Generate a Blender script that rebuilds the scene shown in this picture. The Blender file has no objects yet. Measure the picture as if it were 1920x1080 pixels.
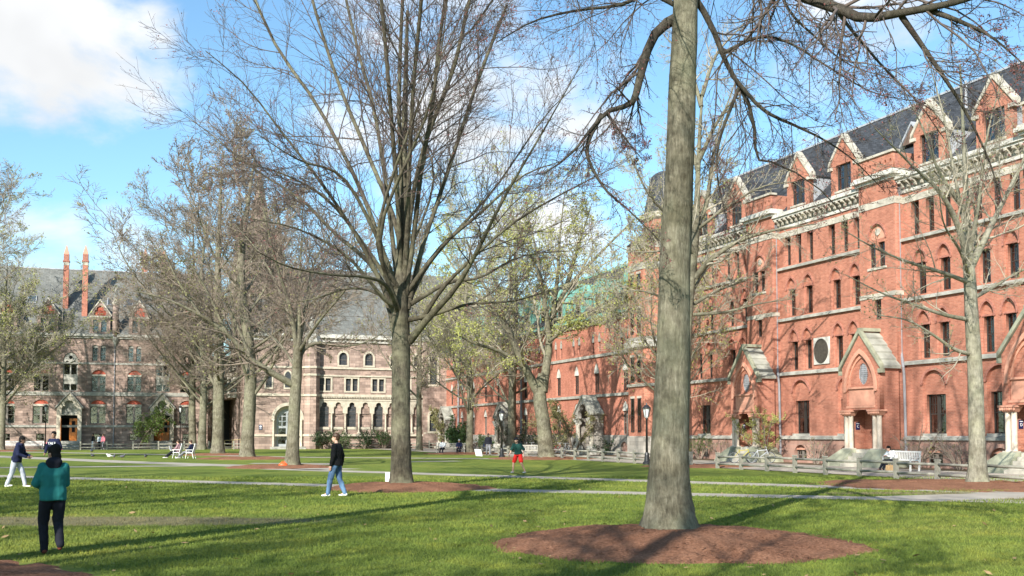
import bpy, bmesh, math, random
import numpy as np
from mathutils import Vector, Matrix
R = math.radians
random.seed(7)
SC = bpy.context.scene
COL = SC.collection

# ------------------------------------------------------------------ camera
F, PX, PY, EYE = 2000.0, 960.0, 720.0, 1.75
TILT = math.atan(94 / F)
cd = bpy.data.cameras.new('camera')
cd.sensor_width = 36.0; cd.lens = 36.0 * F / 1920; cd.shift_y = 180 / 1920
cd.clip_end = 6000; cd.clip_start = 0.1
cam = bpy.data.objects.new('camera', cd); COL.objects.link(cam)
cam.location = (0, 0, EYE); cam.rotation_euler = (R(90) + TILT, 0, 0)
SC.camera = cam

# ------------------------------------------------------------------ sky, sun, exposure
SUN_EL = R(30.5); SUN_AZ = R(180 + 23.5)          # where the sun stands, from +Y towards +X
vs = SC.view_settings
vs.view_transform = 'Standard'; vs.look = 'None'; vs.gamma = 1; vs.use_curve_mapping = False
vs.exposure = 0.86
SC.cycles.max_bounces = 6; SC.cycles.transparent_max_bounces = 8


def pxray(x, y):
    u = (x - PX) / F; v = (PY - y) / F
    return Vector((u, math.cos(TILT) - v * math.sin(TILT), math.sin(TILT) + v * math.cos(TILT)))


def at(x, y, Y):
    r = pxray(x, y); t = Y / r.y
    return Vector((r.x * t, Y, r.z * t + EYE))


def gnd(x, y):
    r = pxray(x, y); t = -EYE / r.z
    return Vector((r.x * t, r.y * t, 0))


W = bpy.data.worlds.new('World'); SC.world = W; W.use_nodes = True
nt = W.node_tree; nt.nodes.clear()
N = nt.nodes.new; L = nt.links.new


def mth(op, a, b=None, c=None, clamp=False):
    n = N('ShaderNodeMath'); n.operation = op; n.use_clamp = clamp
    for i, v in enumerate((a, b, c)):
        if v is None: continue
        if isinstance(v, (int, float)): n.inputs[i].default_value = v
        else: L(v, n.inputs[i])
    return n.outputs[0]


sky = N('ShaderNodeTexSky'); sky.sky_type = 'NISHITA'; sky.sun_disc = False
sky.sun_elevation = SUN_EL; sky.sun_rotation = SUN_AZ
sky.air_density = 1.0; sky.dust_density = 0.6; sky.ozone_density = 1.0
geo = N('ShaderNodeTexCoord'); dirv = geo.outputs['Generated']
sep = N('ShaderNodeSeparateXYZ'); L(dirv, sep.inputs[0])
# cloud field: fractal noise over the sky dome, thicker round the banks seen in the photograph
no = N('ShaderNodeTexNoise'); no.inputs['Scale'].default_value = 6.0; no.inputs['Detail'].default_value = 9
no.inputs['Roughness'].default_value = 0.56; no.inputs['Distortion'].default_value = 0.25
mp = N('ShaderNodeMapping'); mp.inputs['Scale'].default_value = (1, 1, 1.9); L(dirv, mp.inputs[0]); L(mp.outputs[0], no.inputs['Vector'])
acc = None
for (x, y, r, s) in [(-40, 0, 5.6, .33), (90, 60, 4.6, .33), (215, 90, 3.6, .28), (170, 175, 2.6, .26), (300, 120, 2.2, .2), (800, 30, 6.0, .24), (720, 160, 4.2, .2), (900, 190, 5.2, .30), (1090, 170, 3.8, .3), (820, 270, 3.5, .2),
                     (80, 455, 2.8, .26), (230, 480, 2.6, .2), (1560, 40, 5, .2), (1000, 470, 4.0, .24), (1640, 200, 4, .14), (-500, 300, 9, .28), (2400, 100, 9, .28),
                     (1300, -900, 12, .28), (200, -700, 12, .28)]:
    d = pxray(x, y).normalized()
    dp = N('ShaderNodeVectorMath'); dp.operation = 'DOT_PRODUCT'; L(dirv, dp.inputs[0]); dp.inputs[1].default_value = d
    mr = N('ShaderNodeMapRange'); mr.interpolation_type = 'SMOOTHSTEP'
    mr.inputs['From Min'].default_value = math.cos(R(r * 1.35)); mr.inputs['From Max'].default_value = math.cos(R(r * .25))
    mr.inputs['To Min'].default_value = 0; mr.inputs['To Max'].default_value = s
    L(dp.outputs['Value'], mr.inputs['Value'])
    acc = mr.outputs[0] if acc is None else mth('MAXIMUM', acc, mr.outputs[0])
dens = mth('ADD', no.outputs['Fac'], acc)
cm = N('ShaderNodeMapRange'); cm.interpolation_type = 'SMOOTHSTEP'
cm.inputs['From Min'].default_value = 0.60; cm.inputs['From Max'].default_value = 0.86; L(dens, cm.inputs['Value'])
no2 = N('ShaderNodeTexNoise'); no2.inputs['Scale'].default_value = 5; no2.inputs['Detail'].default_value = 4; L(dirv, no2.inputs['Vector'])
cr = N('ShaderNodeMapRange'); cr.inputs['From Min'].default_value = .35; cr.inputs['From Max'].default_value = .65
cr.inputs['To Min'].default_value = 4.6; cr.inputs['To Max'].default_value = 6.4; L(no2.outputs['Fac'], cr.inputs['Value'])
cc = N('ShaderNodeVectorMath'); cc.operation = 'SCALE'; cc.inputs[0].default_value = (0.97, 0.985, 1.0); L(cr.outputs[0], cc.inputs['Scale'])
mx = N('ShaderNodeMix'); mx.data_type = 'RGBA'
tint = N('ShaderNodeVectorMath'); tint.operation = 'MULTIPLY'; L(sky.outputs[0], tint.inputs[0]); tint.inputs[1].default_value = (.86, 1.12, 1.19)
L(cm.outputs[0], mx.inputs['Factor']); L(tint.outputs[0], mx.inputs['A']); L(cc.outputs[0], mx.inputs['B'])
bg = N('ShaderNodeBackground'); bg.inputs['Strength'].default_value = 0.11
L(mx.outputs['Result'], bg.inputs['Color'])
wo = N('ShaderNodeOutputWorld'); L(bg.outputs[0], wo.inputs['Surface'])

sl = bpy.data.lights.new('sun', 'SUN'); sl.energy = 5.0; sl.angle = R(0.53); sl.color = (1.0, 0.95, 0.87)
sun = bpy.data.objects.new('sun', sl); COL.objects.link(sun)
sd = Vector((math.sin(R(23.5)) * math.cos(SUN_EL), math.cos(R(23.5)) * math.cos(SUN_EL), -math.sin(SUN_EL)))
sun.rotation_euler = sd.to_track_quat('-Z', 'Y').to_euler(); sun.location = (-30, -50, 60)

# ------------------------------------------------------------------ materials
MATS = {}


def mat(name, build):
    if name in MATS: return MATS[name]
    m = bpy.data.materials.new(name); m.use_nodes = True
    MATS[name] = m
    t = m.node_tree; t.nodes.clear()
    bs = t.nodes.new('ShaderNodeBsdfPrincipled'); out = t.nodes.new('ShaderNodeOutputMaterial')
    t.links.new(bs.outputs[0], out.inputs[0])
    build(t, bs, out)
    return m


def coords(t, kind='Object', scale=(1, 1, 1)):
    c = t.nodes.new('ShaderNodeTexCoord'); m = t.nodes.new('ShaderNodeMapping')
    m.inputs['Scale'].default_value = scale
    t.links.new(c.outputs[kind], m.inputs[0]); return m.outputs[0]


def noise(t, vec, scale, detail=4, rough=.55, dist=0):
    n = t.nodes.new('ShaderNodeTexNoise'); n.inputs['Scale'].default_value = scale; n.inputs['Detail'].default_value = detail
    n.inputs['Roughness'].default_value = rough; n.inputs['Distortion'].default_value = dist
    if vec is not None: t.links.new(vec, n.inputs['Vector'])
    return n.outputs['Fac']


def ramp(t, fac, stops):
    r = t.nodes.new('ShaderNodeValToRGB'); e = r.color_ramp.elements
    while len(e) < len(stops): e.new(.5)
    for i, (p, c) in enumerate(stops):
        e[i].position = p; e[i].color = (*c, 1)
    t.links.new(fac, r.inputs[0]); return r.outputs[0]


def mixc(t, fac, a, b, mode='MIX'):
    m = t.nodes.new('ShaderNodeMix'); m.data_type = 'RGBA'; m.blend_type = mode
    for k, v in (('Factor', fac), ('A', a), ('B', b)):
        if isinstance(v, (int, float)): m.inputs[k].default_value = v
        elif isinstance(v, tuple): m.inputs[k].default_value = (*v, 1)
        else: t.links.new(v, m.inputs[k])
    return m.outputs['Result']


def bump(t, bs, h, strength=.4, dist=.02):
    b = t.nodes.new('ShaderNodeBump'); b.inputs['Strength'].default_value = strength; b.inputs['Distance'].default_value = dist
    t.links.new(h, b.inputs['Height']); t.links.new(b.outputs[0], bs.inputs['Normal'])


def plain(name, col, rough=.8, var=.12, scale=3, bumpd=0, metal=0):
    def f(t, bs, out):
        v = coords(t); n = noise(t, v, scale, 5)
        lo = tuple(c * (1 - var) for c in col); hi = tuple(min(1, c * (1 + var)) for c in col)
        t.links.new(ramp(t, n, [(.3, lo), (.7, hi)]), bs.inputs['Base Color'])
        bs.inputs['Roughness'].default_value = rough; bs.inputs['Metallic'].default_value = metal
        if rough > .6: bs.inputs['Specular IOR Level'].default_value = .25
        if bumpd: bump(t, bs, noise(t, v, scale * 4, 6), .5, bumpd)
    return mat(name, f)


def masonry(name, c1, c2, mortar, bw, bh, msize=.012, stain=.25, bumpd=.01, rnd=(.6, 1.35), offset=.5):
    """coursed brick or ashlar on walls: x + y runs along the wall, z up"""
    def f(t, bs, out):
        c = t.nodes.new('ShaderNodeTexCoord'); s = t.nodes.new('ShaderNodeSeparateXYZ'); t.links.new(c.outputs['Object'], s.inputs[0])
        a = t.nodes.new('ShaderNodeMath'); a.operation = 'ADD'; t.links.new(s.outputs[0], a.inputs[0]); t.links.new(s.outputs[1], a.inputs[1])
        cb = t.nodes.new('ShaderNodeCombineXYZ'); t.links.new(a.outputs[0], cb.inputs[0]); t.links.new(s.outputs[2], cb.inputs[1])
        b = t.nodes.new('ShaderNodeTexBrick'); t.links.new(cb.outputs[0], b.inputs['Vector'])
        b.inputs['Scale'].default_value = 1; b.inputs['Brick Width'].default_value = bw; b.inputs['Row Height'].default_value = bh
        b.inputs['Mortar Size'].default_value = msize; b.inputs['Mortar Smooth'].default_value = .3; b.offset = offset
        b.inputs['Color1'].default_value = (*c1, 1); b.inputs['Color2'].default_value = (*c2, 1); b.inputs['Mortar'].default_value = (*mortar, 1)
        v = c.outputs['Object']
        # per-brick cell colour
        vo = t.nodes.new('ShaderNodeTexWhiteNoise'); vo.noise_dimensions = '2D'
        sn = t.nodes.new('ShaderNodeVectorMath'); sn.operation = 'SNAP'; t.links.new(cb.outputs[0], sn.inputs[0]); sn.inputs[1].default_value = (bw * .93, bh, 1)
        t.links.new(sn.outputs[0], vo.inputs['Vector'])
        g = ramp(t, vo.outputs['Value'], [(0, (rnd[0],) * 3), (1, (rnd[1],) * 3)])
        col = mixc(t, .55, b.outputs['Color'], g, 'MULTIPLY')
        n1 = noise(t, v, .35, 6, .6)
        col = mixc(t, stain, col, ramp(t, n1, [(.3, (.45, .42, .40)), (.5, (1, 1, 1)), (.72, (1.25, 1.2, 1.15))]), 'MULTIPLY')
        sv = coords(t, 'Object', (1.2, 1.2, .12)); n2 = noise(t, sv, 1.6, 5, .6)
        col = mixc(t, stain * .8, col, ramp(t, n2, [(.33, (.5, .48, .47)), (.55, (1, 1, 1))]), 'MULTIPLY')
        t.links.new(col, bs.inputs['Base Color']); bs.inputs['Roughness'].default_value = .9; bs.inputs['Specular IOR Level'].default_value = .15
        h = mixc(t, .5, b.outputs['Fac'], noise(t, v, 9, 6), 'DIFFERENCE')
        inv = t.nodes.new('ShaderNodeInvert'); t.links.new(h, inv.inputs['Color'])
        bump(t, bs, inv.outputs[0], .6, bumpd)
    return mat(name, f)


M_BRICK = masonry('red_brick', (.44, .18, .118), (.35, .134, .088), (.42, .275, .215), .22, .075, .005, .35, .008, (.82, 1.18))
M_BRICKD = masonry('dark_brick', (.40, .16, .115), (.32, .125, .09), (.34, .21, .17), .11, .075, .006, .3)
M_BRICKW = masonry('wing_brick', (.46, .18, .122), (.37, .138, .093), (.43, .27, .21), .22, .075, .005, .4, .008, (.8, 1.2))
M_PINK = masonry('pink_stone', (.38, .235, .185), (.33, .19, .15), (.34, .24, .2), .75, .28, .012, .45, .02)
M_GREYST = masonry('grey_stone', (.36, .33, .29), (.28, .26, .23), (.24, .22, .2), .8, .3, .012, .5, .02)
M_BROWN = masonry('brownstone', (.36, .265, .22), (.25, .18, .15), (.23, .175, .15), .62, .30, .018, .5, .05, (.45, 1.55))
M_CHAPEL = masonry('chapel_stone', (.40, .295, .245), (.28, .205, .17), (.26, .2, .17), .68, .32, .016, .45, .05, (.5, 1.5))
M_SLATE = masonry('slate', (.062, .068, .078), (.04, .045, .052), (.03, .032, .036), .3, .16, .012, .5, .01, (.6, 1.5))
M_SLATEG = masonry('grey_slate', (.175, .178, .165), (.145, .15, .14), (.10, .10, .095), .3, .2, .012, .4, .01, (.75, 1.3))
M_TRIM = plain('light_stone', (.42, .385, .32), .85, .25, 2.2, .01)
M_TRIMW = plain('weathered_white', (.50, .48, .43), .8, .25, 1.5, .006)
M_TRIMG = plain('grey_trim', (.33, .32, .28), .85, .35, 1.8, .01)
M_MOSS = plain('mossy_stone', (.26, .262, .19), .9, .4, 1.7, .012)
M_SLAB = plain('porch_slab', (.30, .30, .255), .85, .3, 1.3, .01)
M_CREAM = plain('cream_stone', (.48, .43, .34), .85, .2, 2.5, .01)
M_PINKTRIM = plain('pink_terracotta', (.52, .26, .18), .85, .15, 3, .006)
M_SHAFT = plain('column_stone', (.55, .46, .37), .7, .15, 3)
M_FRAME = plain('window_frame_dark', (.035, .03, .026), .55, .2, 5)
M_FRAMEL = plain('window_frame_grey', (.16, .14, .12), .6, .2, 5)
M_DARK = plain('dark_interior', (.012, .012, .013), .95, .3, 1)  # near-black colour stands in for the darkness of unlit rooms
M_BLIND = plain('white_blind', (.72, .72, .70), .9, .1, 2)
M_DOOR = plain('varnished_oak', (.42, .135, .022), .35, .3, 6)
M_LEAD = plain('lead_flashing', (.33, .34, .36), .5, .2, 3)
M_IRON = plain('black_iron', (.02, .02, .022), .45, .2, 4)
M_PIPE = plain('grey_pipe', (.24, .235, .25), .5, .2, 2)
M_BRONZE = plain('bronze_plaque', (.06, .05, .04), .5, .4, 8, .01)
M_BLUE = plain('blue_sign', (.012, .017, .075), .4, .05, 2)
M_WHITE = plain('white_paint', (.78, .78, .77), .6, .06, 3)
M_REDBR = plain('red_infill', (.40, .095, .06), .9, .15, 3)


def copper(t, bs, out):
    v = coords(t); n = noise(t, v, 1.3, 6, .65); n2 = noise(t, coords(t, 'Object', (3, .4, .4)), 2, 4)
    c = ramp(t, n, [(.3, (.07, .19, .155)), (.55, (.17, .38, .31)), (.75, (.30, .50, .43))])
    c = mixc(t, .5, c, ramp(t, n2, [(.35, (.55, .6, .6)), (.6, (1, 1, 1))]), 'MULTIPLY')
    t.links.new(c, bs.inputs['Base Color']); bs.inputs['Roughness'].default_value = .75


M_COPPER = mat('green_copper', copper)


def glass(t, bs, out):
    """thin window glass: mostly clear with a mirror coat; the dark room behind is a near-black sheet"""
    tr = t.nodes.new('ShaderNodeBsdfTransparent'); tr.inputs[0].default_value = (.62, .66, .68, 1)
    gl = t.nodes.new('ShaderNodeBsdfGlossy'); gl.inputs['Roughness'].default_value = .04
    fr = t.nodes.new('ShaderNodeFresnel'); fr.inputs['IOR'].default_value = 1.55
    md = t.nodes.new('ShaderNodeMath'); md.operation = 'MULTIPLY_ADD'; md.inputs[1].default_value = 2.2; md.inputs[2].default_value = .05
    v = coords(t, 'Object'); n = noise(t, v, 2.2, 3); b = t.nodes.new('ShaderNodeBump'); b.inputs['Strength'].default_value = .12; b.inputs['Distance'].default_value = .05
    t.links.new(n, b.inputs['Height']); t.links.new(b.outputs[0], gl.inputs['Normal'])
    t.links.new(fr.outputs[0], md.inputs[0])
    mx = t.nodes.new('ShaderNodeMixShader'); t.links.new(md.outputs[0], mx.inputs[0]); t.links.new(tr.outputs[0], mx.inputs[1]); t.links.new(gl.outputs[0], mx.inputs[2])
    t.links.new(mx.outputs[0], out.inputs[0]); t.nodes.remove(bs)


M_GLASS = mat('window_glass', glass)

# ------------------------------------------------------------------ mesh and scene helpers


class MB:
    """collects boxes, prisms, tubes and lathes and links them as ONE mesh"""
    def __init__(self): self.v = []; self.f = []

    def add(self, v, f):
        o = len(self.v); self.v += [tuple(p) for p in v]; self.f += [tuple(i + o for i in q) for q in f]; return self

    def box(self, x0, x1, y0, y1, z0, z1):
        return self.add([(x0, y0, z0), (x1, y0, z0), (x1, y1, z0), (x0, y1, z0), (x0, y0, z1), (x1, y0, z1), (x1, y1, z1), (x0, y1, z1)],
                        [(0, 3, 2, 1), (4, 5, 6, 7), (0, 1, 5, 4), (1, 2, 6, 5), (2, 3, 7, 6), (3, 0, 4, 7)])

    def hexa(self, a, b):
        """two quads a (bottom) and b (top), each four points in order"""
        return self.add(list(a) + list(b), [(0, 3, 2, 1), (4, 5, 6, 7), (0, 1, 5, 4), (1, 2, 6, 5), (2, 3, 7, 6), (3, 0, 4, 7)])

    def prism(self, poly, y0, y1):
        """convex polygon in x,z extruded along y"""
        n = len(poly); v = [(x, y0, z) for x, z in poly] + [(x, y1, z) for x, z in poly]
        return self.add(v, [tuple(range(n)), tuple(range(2 * n - 1, n - 1, -1))] + [(i, i + n, (i + 1) % n + n, (i + 1) % n) for i in range(n)])

    def prismx(self, poly, x0, x1):
        n = len(poly); v = [(x0, y, z) for y, z in poly] + [(x1, y, z) for y, z in poly]
        return self.add(v, [tuple(range(n)), tuple(range(2 * n - 1, n - 1, -1))] + [(i, i + n, (i + 1) % n + n, (i + 1) % n) for i in range(n)])

    def tube(self, pts, rad, k=6, cap=True):
        pts = [Vector(p) for p in pts]; n = len(pts)
        if isinstance(rad, (int, float)): rad = [rad] * n
        base = len(self.v); ref = None
        for i, p in enumerate(pts):
            t = (pts[min(i + 1, n - 1)] - pts[max(i - 1, 0)]).normalized()
            if ref is None:
                ref = Vector((0, 0, 1)) if abs(t.z) < .9 else Vector((1, 0, 0))
            u = t.cross(ref).normalized(); w = u.cross(t).normalized(); ref = w
            for j in range(k):
                a = 2 * math.pi * j / k
                self.v.append(tuple(p + (u * math.cos(a) + w * math.sin(a)) * rad[i]))
        for i in range(n - 1):
            for j in range(k):
                a = base + i * k + j; b = base + i * k + (j + 1) % k
                self.f.append((a, b, b + k, a + k))
        if cap:
            self.f.append(tuple(base + j for j in range(k))[::-1]); self.f.append(tuple(base + (n - 1) * k + j for j in range(k)))
        return self

    def lathe(self, prof, c=(0, 0, 0), k=12, rot=0):
        base = len(self.v); n = len(prof)
        for r, z in prof:
            for j in range(k):
                a = 2 * math.pi * (j + rot) / k
                self.v.append((c[0] + r * math.cos(a), c[1] + r * math.sin(a), c[2] + z))
        for i in range(n - 1):
            for j in range(k):
                a = base + i * k + j; b = base + i * k + (j + 1) % k
                self.f.append((a, b, b + k, a + k))
        self.f.append(tuple(base + j for j in range(k))[::-1]); self.f.append(tuple(base + (n - 1) * k + j for j in range(k)))
        return self

    def mesh(self, name, smooth=False):
        me = bpy.data.meshes.new(name); me.from_pydata(self.v, [], self.f); me.update()
        if smooth: me.polygons.foreach_set('use_smooth', [True] * len(me.polygons))
        return me

    def obj(self, name, m, parent=None, smooth=False): return link(name, self.mesh(name, smooth), m, parent)


def link(name, me, m=None, parent=None, loc=None):
    o = bpy.data.objects.new(name, me); COL.objects.link(o)
    if m is not None and not me.materials: me.materials.append(m)
    if parent is not None: o.parent = parent
    if loc is not None: o.location = loc
    return o


def tag(o, label=None, cat=None, group=None, kind=None):
    for k, v in (('label', label), ('category', cat), ('group', group), ('kind', kind)):
        if v: o[k] = v
    return o


def thing(name, label, cat, loc=(0, 0, 0), rz=0, group=None):
    o = bpy.data.objects.new(name, None); COL.objects.link(o); o.empty_display_size = .2
    o.location = loc; o.rotation_euler = (0, 0, rz)
    return tag(o, label, cat, group)


KIDS = {}


def copy_tree(o, parent=None):
    c = o.copy(); COL.objects.link(c); c.parent = parent
    for ch in list(o.children): copy_tree(ch, c)
    return c


def fill(loops, depth, y0=0.0):
    """outline with holes in x,z, given thickness depth from y0 inwards"""
    cu = bpy.data.curves.new('c', 'CURVE'); cu.dimensions = '2D'; cu.fill_mode = 'BOTH'; cu.extrude = depth / 2
    for lp in loops:
        sp = cu.splines.new('POLY'); sp.points.add(len(lp) - 1)
        sp.points.foreach_set('co', [c for (x, z) in lp for c in (x, z, 0, 1)]); sp.use_cyclic_u = True
    ob = bpy.data.objects.new('c', cu)
    me = bpy.data.meshes.new_from_object(ob)
    n = len(me.vertices); co = np.empty(n * 3, np.float32); me.vertices.foreach_get('co', co); co = co.reshape(-1, 3)
    new = np.stack([co[:, 0], depth / 2 - co[:, 2] + y0, co[:, 1]], 1)
    me.vertices.foreach_set('co', new.ravel()); me.update()
    bpy.data.objects.remove(ob); bpy.data.curves.remove(cu); me.materials.clear()
    return me


def rect(x0, x1, z0, z1): return [(x0, z0), (x1, z0), (x1, z1), (x0, z1)]


def arch(xc, w, z0, zs, za, n=7):
    """outline: rectangle from z0 to the springing zs, then a pointed (or segmental) arch to za"""
    a = w / 2; h = za - zs; pts = [(xc - a, z0), (xc + a, z0)]
    if h >= a * .999:
        r = (a * a + h * h) / (2 * a); cx = xc + a - r; e = math.asin(min(1, h / r))
        right = [(cx + r * math.cos(e * i / n), zs + r * math.sin(e * i / n)) for i in range(n + 1)]
    else:
        r = (a * a + h * h) / (2 * h); cz = za - r; e = math.asin(min(1, a / r))
        right = [(xc + r * math.sin(e * (1 - i / n)), cz + r * math.cos(e * (1 - i / n))) for i in range(n + 1)]
    left = [(2 * xc - x, z) for x, z in right[:-1]][::-1]
    return pts + right + left


def trefoil(xc, w, z0, zs, za):
    """opening with a cusped three-lobed head"""
    a = w / 2; h = za - zs; rl = a * .62
    pts = [(xc - a, z0), (xc + a, z0), (xc + a, zs)]
    right = [(xc + a * .98, zs + h * .3), (xc + a * .80, zs + h * .48), (xc + a * .55, zs + h * .50), (xc + a * .62, zs + h * .68), (xc + a * .5, zs + h * .87), (xc + a * .25, zs + h * .97)]
    return pts + right + [(xc, za)] + [(2 * xc - x, z) for x, z in right[::-1]] + [(xc - a, zs)]


def hood(xc, w, zs, za, t=.12, n=8):
    """arched band of width t around an arch head"""
    inn = arch(xc, w, zs - .12, zs, za, n)[1:]; out = arch(xc, w + 2 * t, zs - .12, zs, za + t * 1.25, n)[1:]
    inn = inn + [(xc - w / 2, zs - .12)]; out = out + [(xc - w / 2 - t, zs - .12)]
    return out + inn[::-1]


MESH = {}


def window(parent, x, z0, w, h, y, cols=2, rows=2, double=False, fm=None, blind=None, top=None, fw=.05, parts=True):
    """sash window: frame (the part) with upper and lower panes and sometimes a blind behind (sub-parts)"""
    fm = fm or M_FRAME
    key = ('win', round(w, 3), round(h, 3), cols, rows, double, fm.name, fw)
    if key not in MESH:
        b = MB(); d = .1
        b.box(-w / 2, -w / 2 + fw, 0, d, 0, h); b.box(w / 2 - fw, w / 2, 0, d, 0, h)
        b.box(-w / 2 + fw, w / 2 - fw, 0, d, 0, fw * 1.3); b.box(-w / 2 + fw, w / 2 - fw, 0, d, h - fw, h)
        lanes = [(-w / 2 + fw, w / 2 - fw)]
        if double:
            mw = w * .075; lanes = [(-w / 2 + fw, -mw), (mw, w / 2 - fw)]; b.box(-mw, mw, -.012, d, fw * 1.3, h - fw)
        for (a, c) in lanes:
            b.box(a, c, .012, .075, h * .5 - .025, h * .5 + .025)
            for i in range(1, cols):
                q = a + (c - a) * i / cols; b.box(q - .012, q + .012, .02, .06, h * .5 + .025, h - fw)
            for i in range(1, rows):
                q = h * .5 + .025 + (h * .5 - fw - .025) * i / rows
                for j in range(cols):
                    p0 = a + (c - a) * j / cols + (.012 if j else 0); p1 = a + (c - a) * (j + 1) / cols - (.012 if j < cols - 1 else 0)
                    b.box(p0, p1, .022, .058, q - .012, q + .012)
        fr = b.mesh('window')
        up = MB().box(-w / 2 + fw * .5, w / 2 - fw * .5, .036, .044, h * .5, h - fw * .5).mesh('pane')
        lo = MB().box(-w / 2 + fw * .5, w / 2 - fw * .5, .050, .058, fw * .6, h * .5).mesh('pane')
        bl = MB().box(-w / 2 + fw, w / 2 - fw, .14, .155, 0.02, h * .5).mesh('blind')
        for m_, q in ((fr, fm), (up, M_GLASS), (lo, M_GLASS), (bl, M_BLIND)): m_.materials.append(q)
        MESH[key] = (fr, up, lo, bl)
    fr, up, lo, bl = MESH[key]
    o = link('window', fr, None, parent, (x, y, z0))
    link('pane', up, None, o); link('pane', lo, None, o)
    if blind:
        k = link('blind', bl, None, o)
        if blind == 'upper': k.location.z = h * .5 - .02
        elif blind == 'low': k.scale.z = .6
    return o
# ------------------------------------------------------------------ the red brick hall (right)
A = R(21.2); P0 = Vector((21.8, 54.5, 0))


def face(s, off=0.0, z=0.0):
    """point s metres along the red front, off metres in front of it"""
    return P0 + Vector((-math.sin(A), math.cos(A), 0)) * s - Vector((math.cos(A), math.sin(A), 0)) * off + Vector((0, 0, z))


hall = thing('red_brick_hall', 'tall red brick hall with dormered slate roof and gabled stone-roofed porches', 'building', P0, A - R(90))
rnd = random.Random(3)


def skin(name, m, parent, s0, s1, z0, z1, holes, depth, y0):
    return link(name, fill([rect(-s1, -s0, z0, z1)] + holes, depth, y0), m, parent)


def bracket_mesh(w, d, h):
    b = MB(); b.prismx([(0, h), (-d, h), (-d, h * .72), (-d * .55, h * .55), (-d * .4, h * .2), (0, 0)], -w / 2, w / 2); return b.mesh('bracket')


BRK = bracket_mesh(.17, .38, .42); BRK.materials.append(M_TRIM)


def hall_bay(cs, s0, s1, wins=True):
    o1 = [2.15, -2.15]; o2 = [2.8, 1.45, -1.45, -2.8]; o3 = [3.0, 1.3, -1.3, -3.0]; o4 = [3.28, 2.2, 1.05, -1.0, -2.15, -3.3]
    H1, H2 = [], []
    if wins:
        for o in o1:
            H1.append(arch(-(cs + o), 1.62, 1.68, 4.4, 5.05)); H2.append(rect(-(cs + o) - .68, -(cs + o) + .68, 1.78, 3.8))
        for o in o2:
            H1.append(arch(-(cs + o), .86, 5.66, 7.55, 8.2)); H2.append(rect(-(cs + o) - .33, -(cs + o) + .33, 5.72, 7.48))
        for o in o3:
            H1.append(arch(-(cs + o), .88, 9.05, 10.8, 11.46)); H2.append(rect(-(cs + o) - .34, -(cs + o) + .34, 9.1, 10.78))
        for o in o4:
            H1.append(rect(-(cs + o) - .29, -(cs + o) + .29, 12.27, 14.06)); H2.append(rect(-(cs + o) - .285, -(cs + o) + .285, 12.272, 14.055))
    skin('brick_wall', M_BRICK, hall, s0, s1, 1.5, 14.62, H1, .14, 0)
    skin('inner_wall', M_BRICK, hall, s0, s1, 1.502, 14.60, H2, .24, .143)
    hb = [arch(-(cs + o), 1.25, .16, .62, 1.1) for o in o1] if wins else []
    skin('stone_base', M_PINK, hall, s0, s1, -.1, 1.44, hb, .3, -.09)
    if wins:
        md = MB()
        for o in o1:
            link('hood_mould', fill([hood(-(cs + o), 1.62, 4.4, 5.05, .13)], .10, -.06), M_BRICKD, hall)
            window(hall, -(cs + o), 1.78, 1.36, 2.02, .3, 3, 2, True, blind=rnd.choice(['upper', 'upper', None, 'all']))
            md.box(-(cs + o) - .85, -(cs + o) + .85, -.03, .16, 1.655, 1.78)
            f = window(hall, -(cs + o), .18, 1.1, .62, .12, 2, 1, True, M_FRAMEL)
            link('lintel', MB().box(-(cs + o) - .6, -(cs + o) + .6, .02, .2, .8, .9).mesh('lintel'), M_PINKTRIM, hall)
            link('tympanum', fill([arch(-(cs + o), 1.2, .9, .92, 1.07)], .1, .1), M_PINK, hall)
        for o in o2:
            link('hood_mould', fill([hood(-(cs + o), .86, 7.55, 8.2, .1)], .09, -.05), M_BRICKD, hall)
            window(hall, -(cs + o), 5.72, .66, 1.76, .3, 2, 2, blind=rnd.choice([None, 'upper', 'low', 'all']))
            link('lintel', MB().box(-(cs + o) - .46, -(cs + o) + .46, .09, .2, 7.47, 7.56).mesh('lintel'), M_BRICKD, hall)
        for o in o3:
            link('hood_mould', fill([hood(-(cs + o), .88, 10.8, 11.46, .1)], .09, -.05), M_BRICKD, hall)
            window(hall, -(cs + o), 9.1, .68, 1.68, .3, 2, 2, blind=rnd.choice([None, 'upper', None, 'low']))
            link('lintel', MB().box(-(cs + o) - .46, -(cs + o) + .46, .09, .2, 10.77, 10.86).mesh('lintel'), M_BRICKD, hall)
        for o in o4:
            window(hall, -(cs + o), 12.275, .57, 1.78, .22, 2, 3, blind=rnd.choice([None, 'upper', None, 'low']))
        md.obj('window_sill', M_TRIMG, hall)
    b = MB()
    for z0, z1, p in ((1.44, 1.66, .2), (5.4, 5.62, .15), (8.8, 9.0, .15), (12.02, 12.22, .17)):
        b.box(-s1, -s0, -p, .12, z0, z1 - .07); b.prismx([(-p, z1 - .068), (.12, z1 - .068), (.12, z1 + .03), (-p * .1, z1)], -s1, -s0)
    b.obj('string_course', M_TRIMG, hall)
    MB().box(-s1, -s0, -.035, .1, 14.07, 14.42).obj('lintel_band', M_TRIM, hall)
    # cornice with brackets
    c = MB(); c.box(-s1, -s0, -.08, .2, 14.62, 14.80); c.box(-s1, -s0, -.42, .3, 15.22, 15.34); c.box(-s1, -s0, -.52, .3, 15.342, 15.56)
    c.obj('cornice', M_TRIMW, hall)
    MB().box(-s1, -s0, -.05, .25, 14.802, 15.218).obj('frieze', M_TRIMG, hall)
    if wins:
        n = int((s1 - s0) / .46)
        for i in range(n):
            link('bracket', BRK, None, hall, (-(s0 + (i + .5) * (s1 - s0) / n), -.05, 14.8))
        for o in (2.15, -2.15): dormer(-(cs + o))


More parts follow.
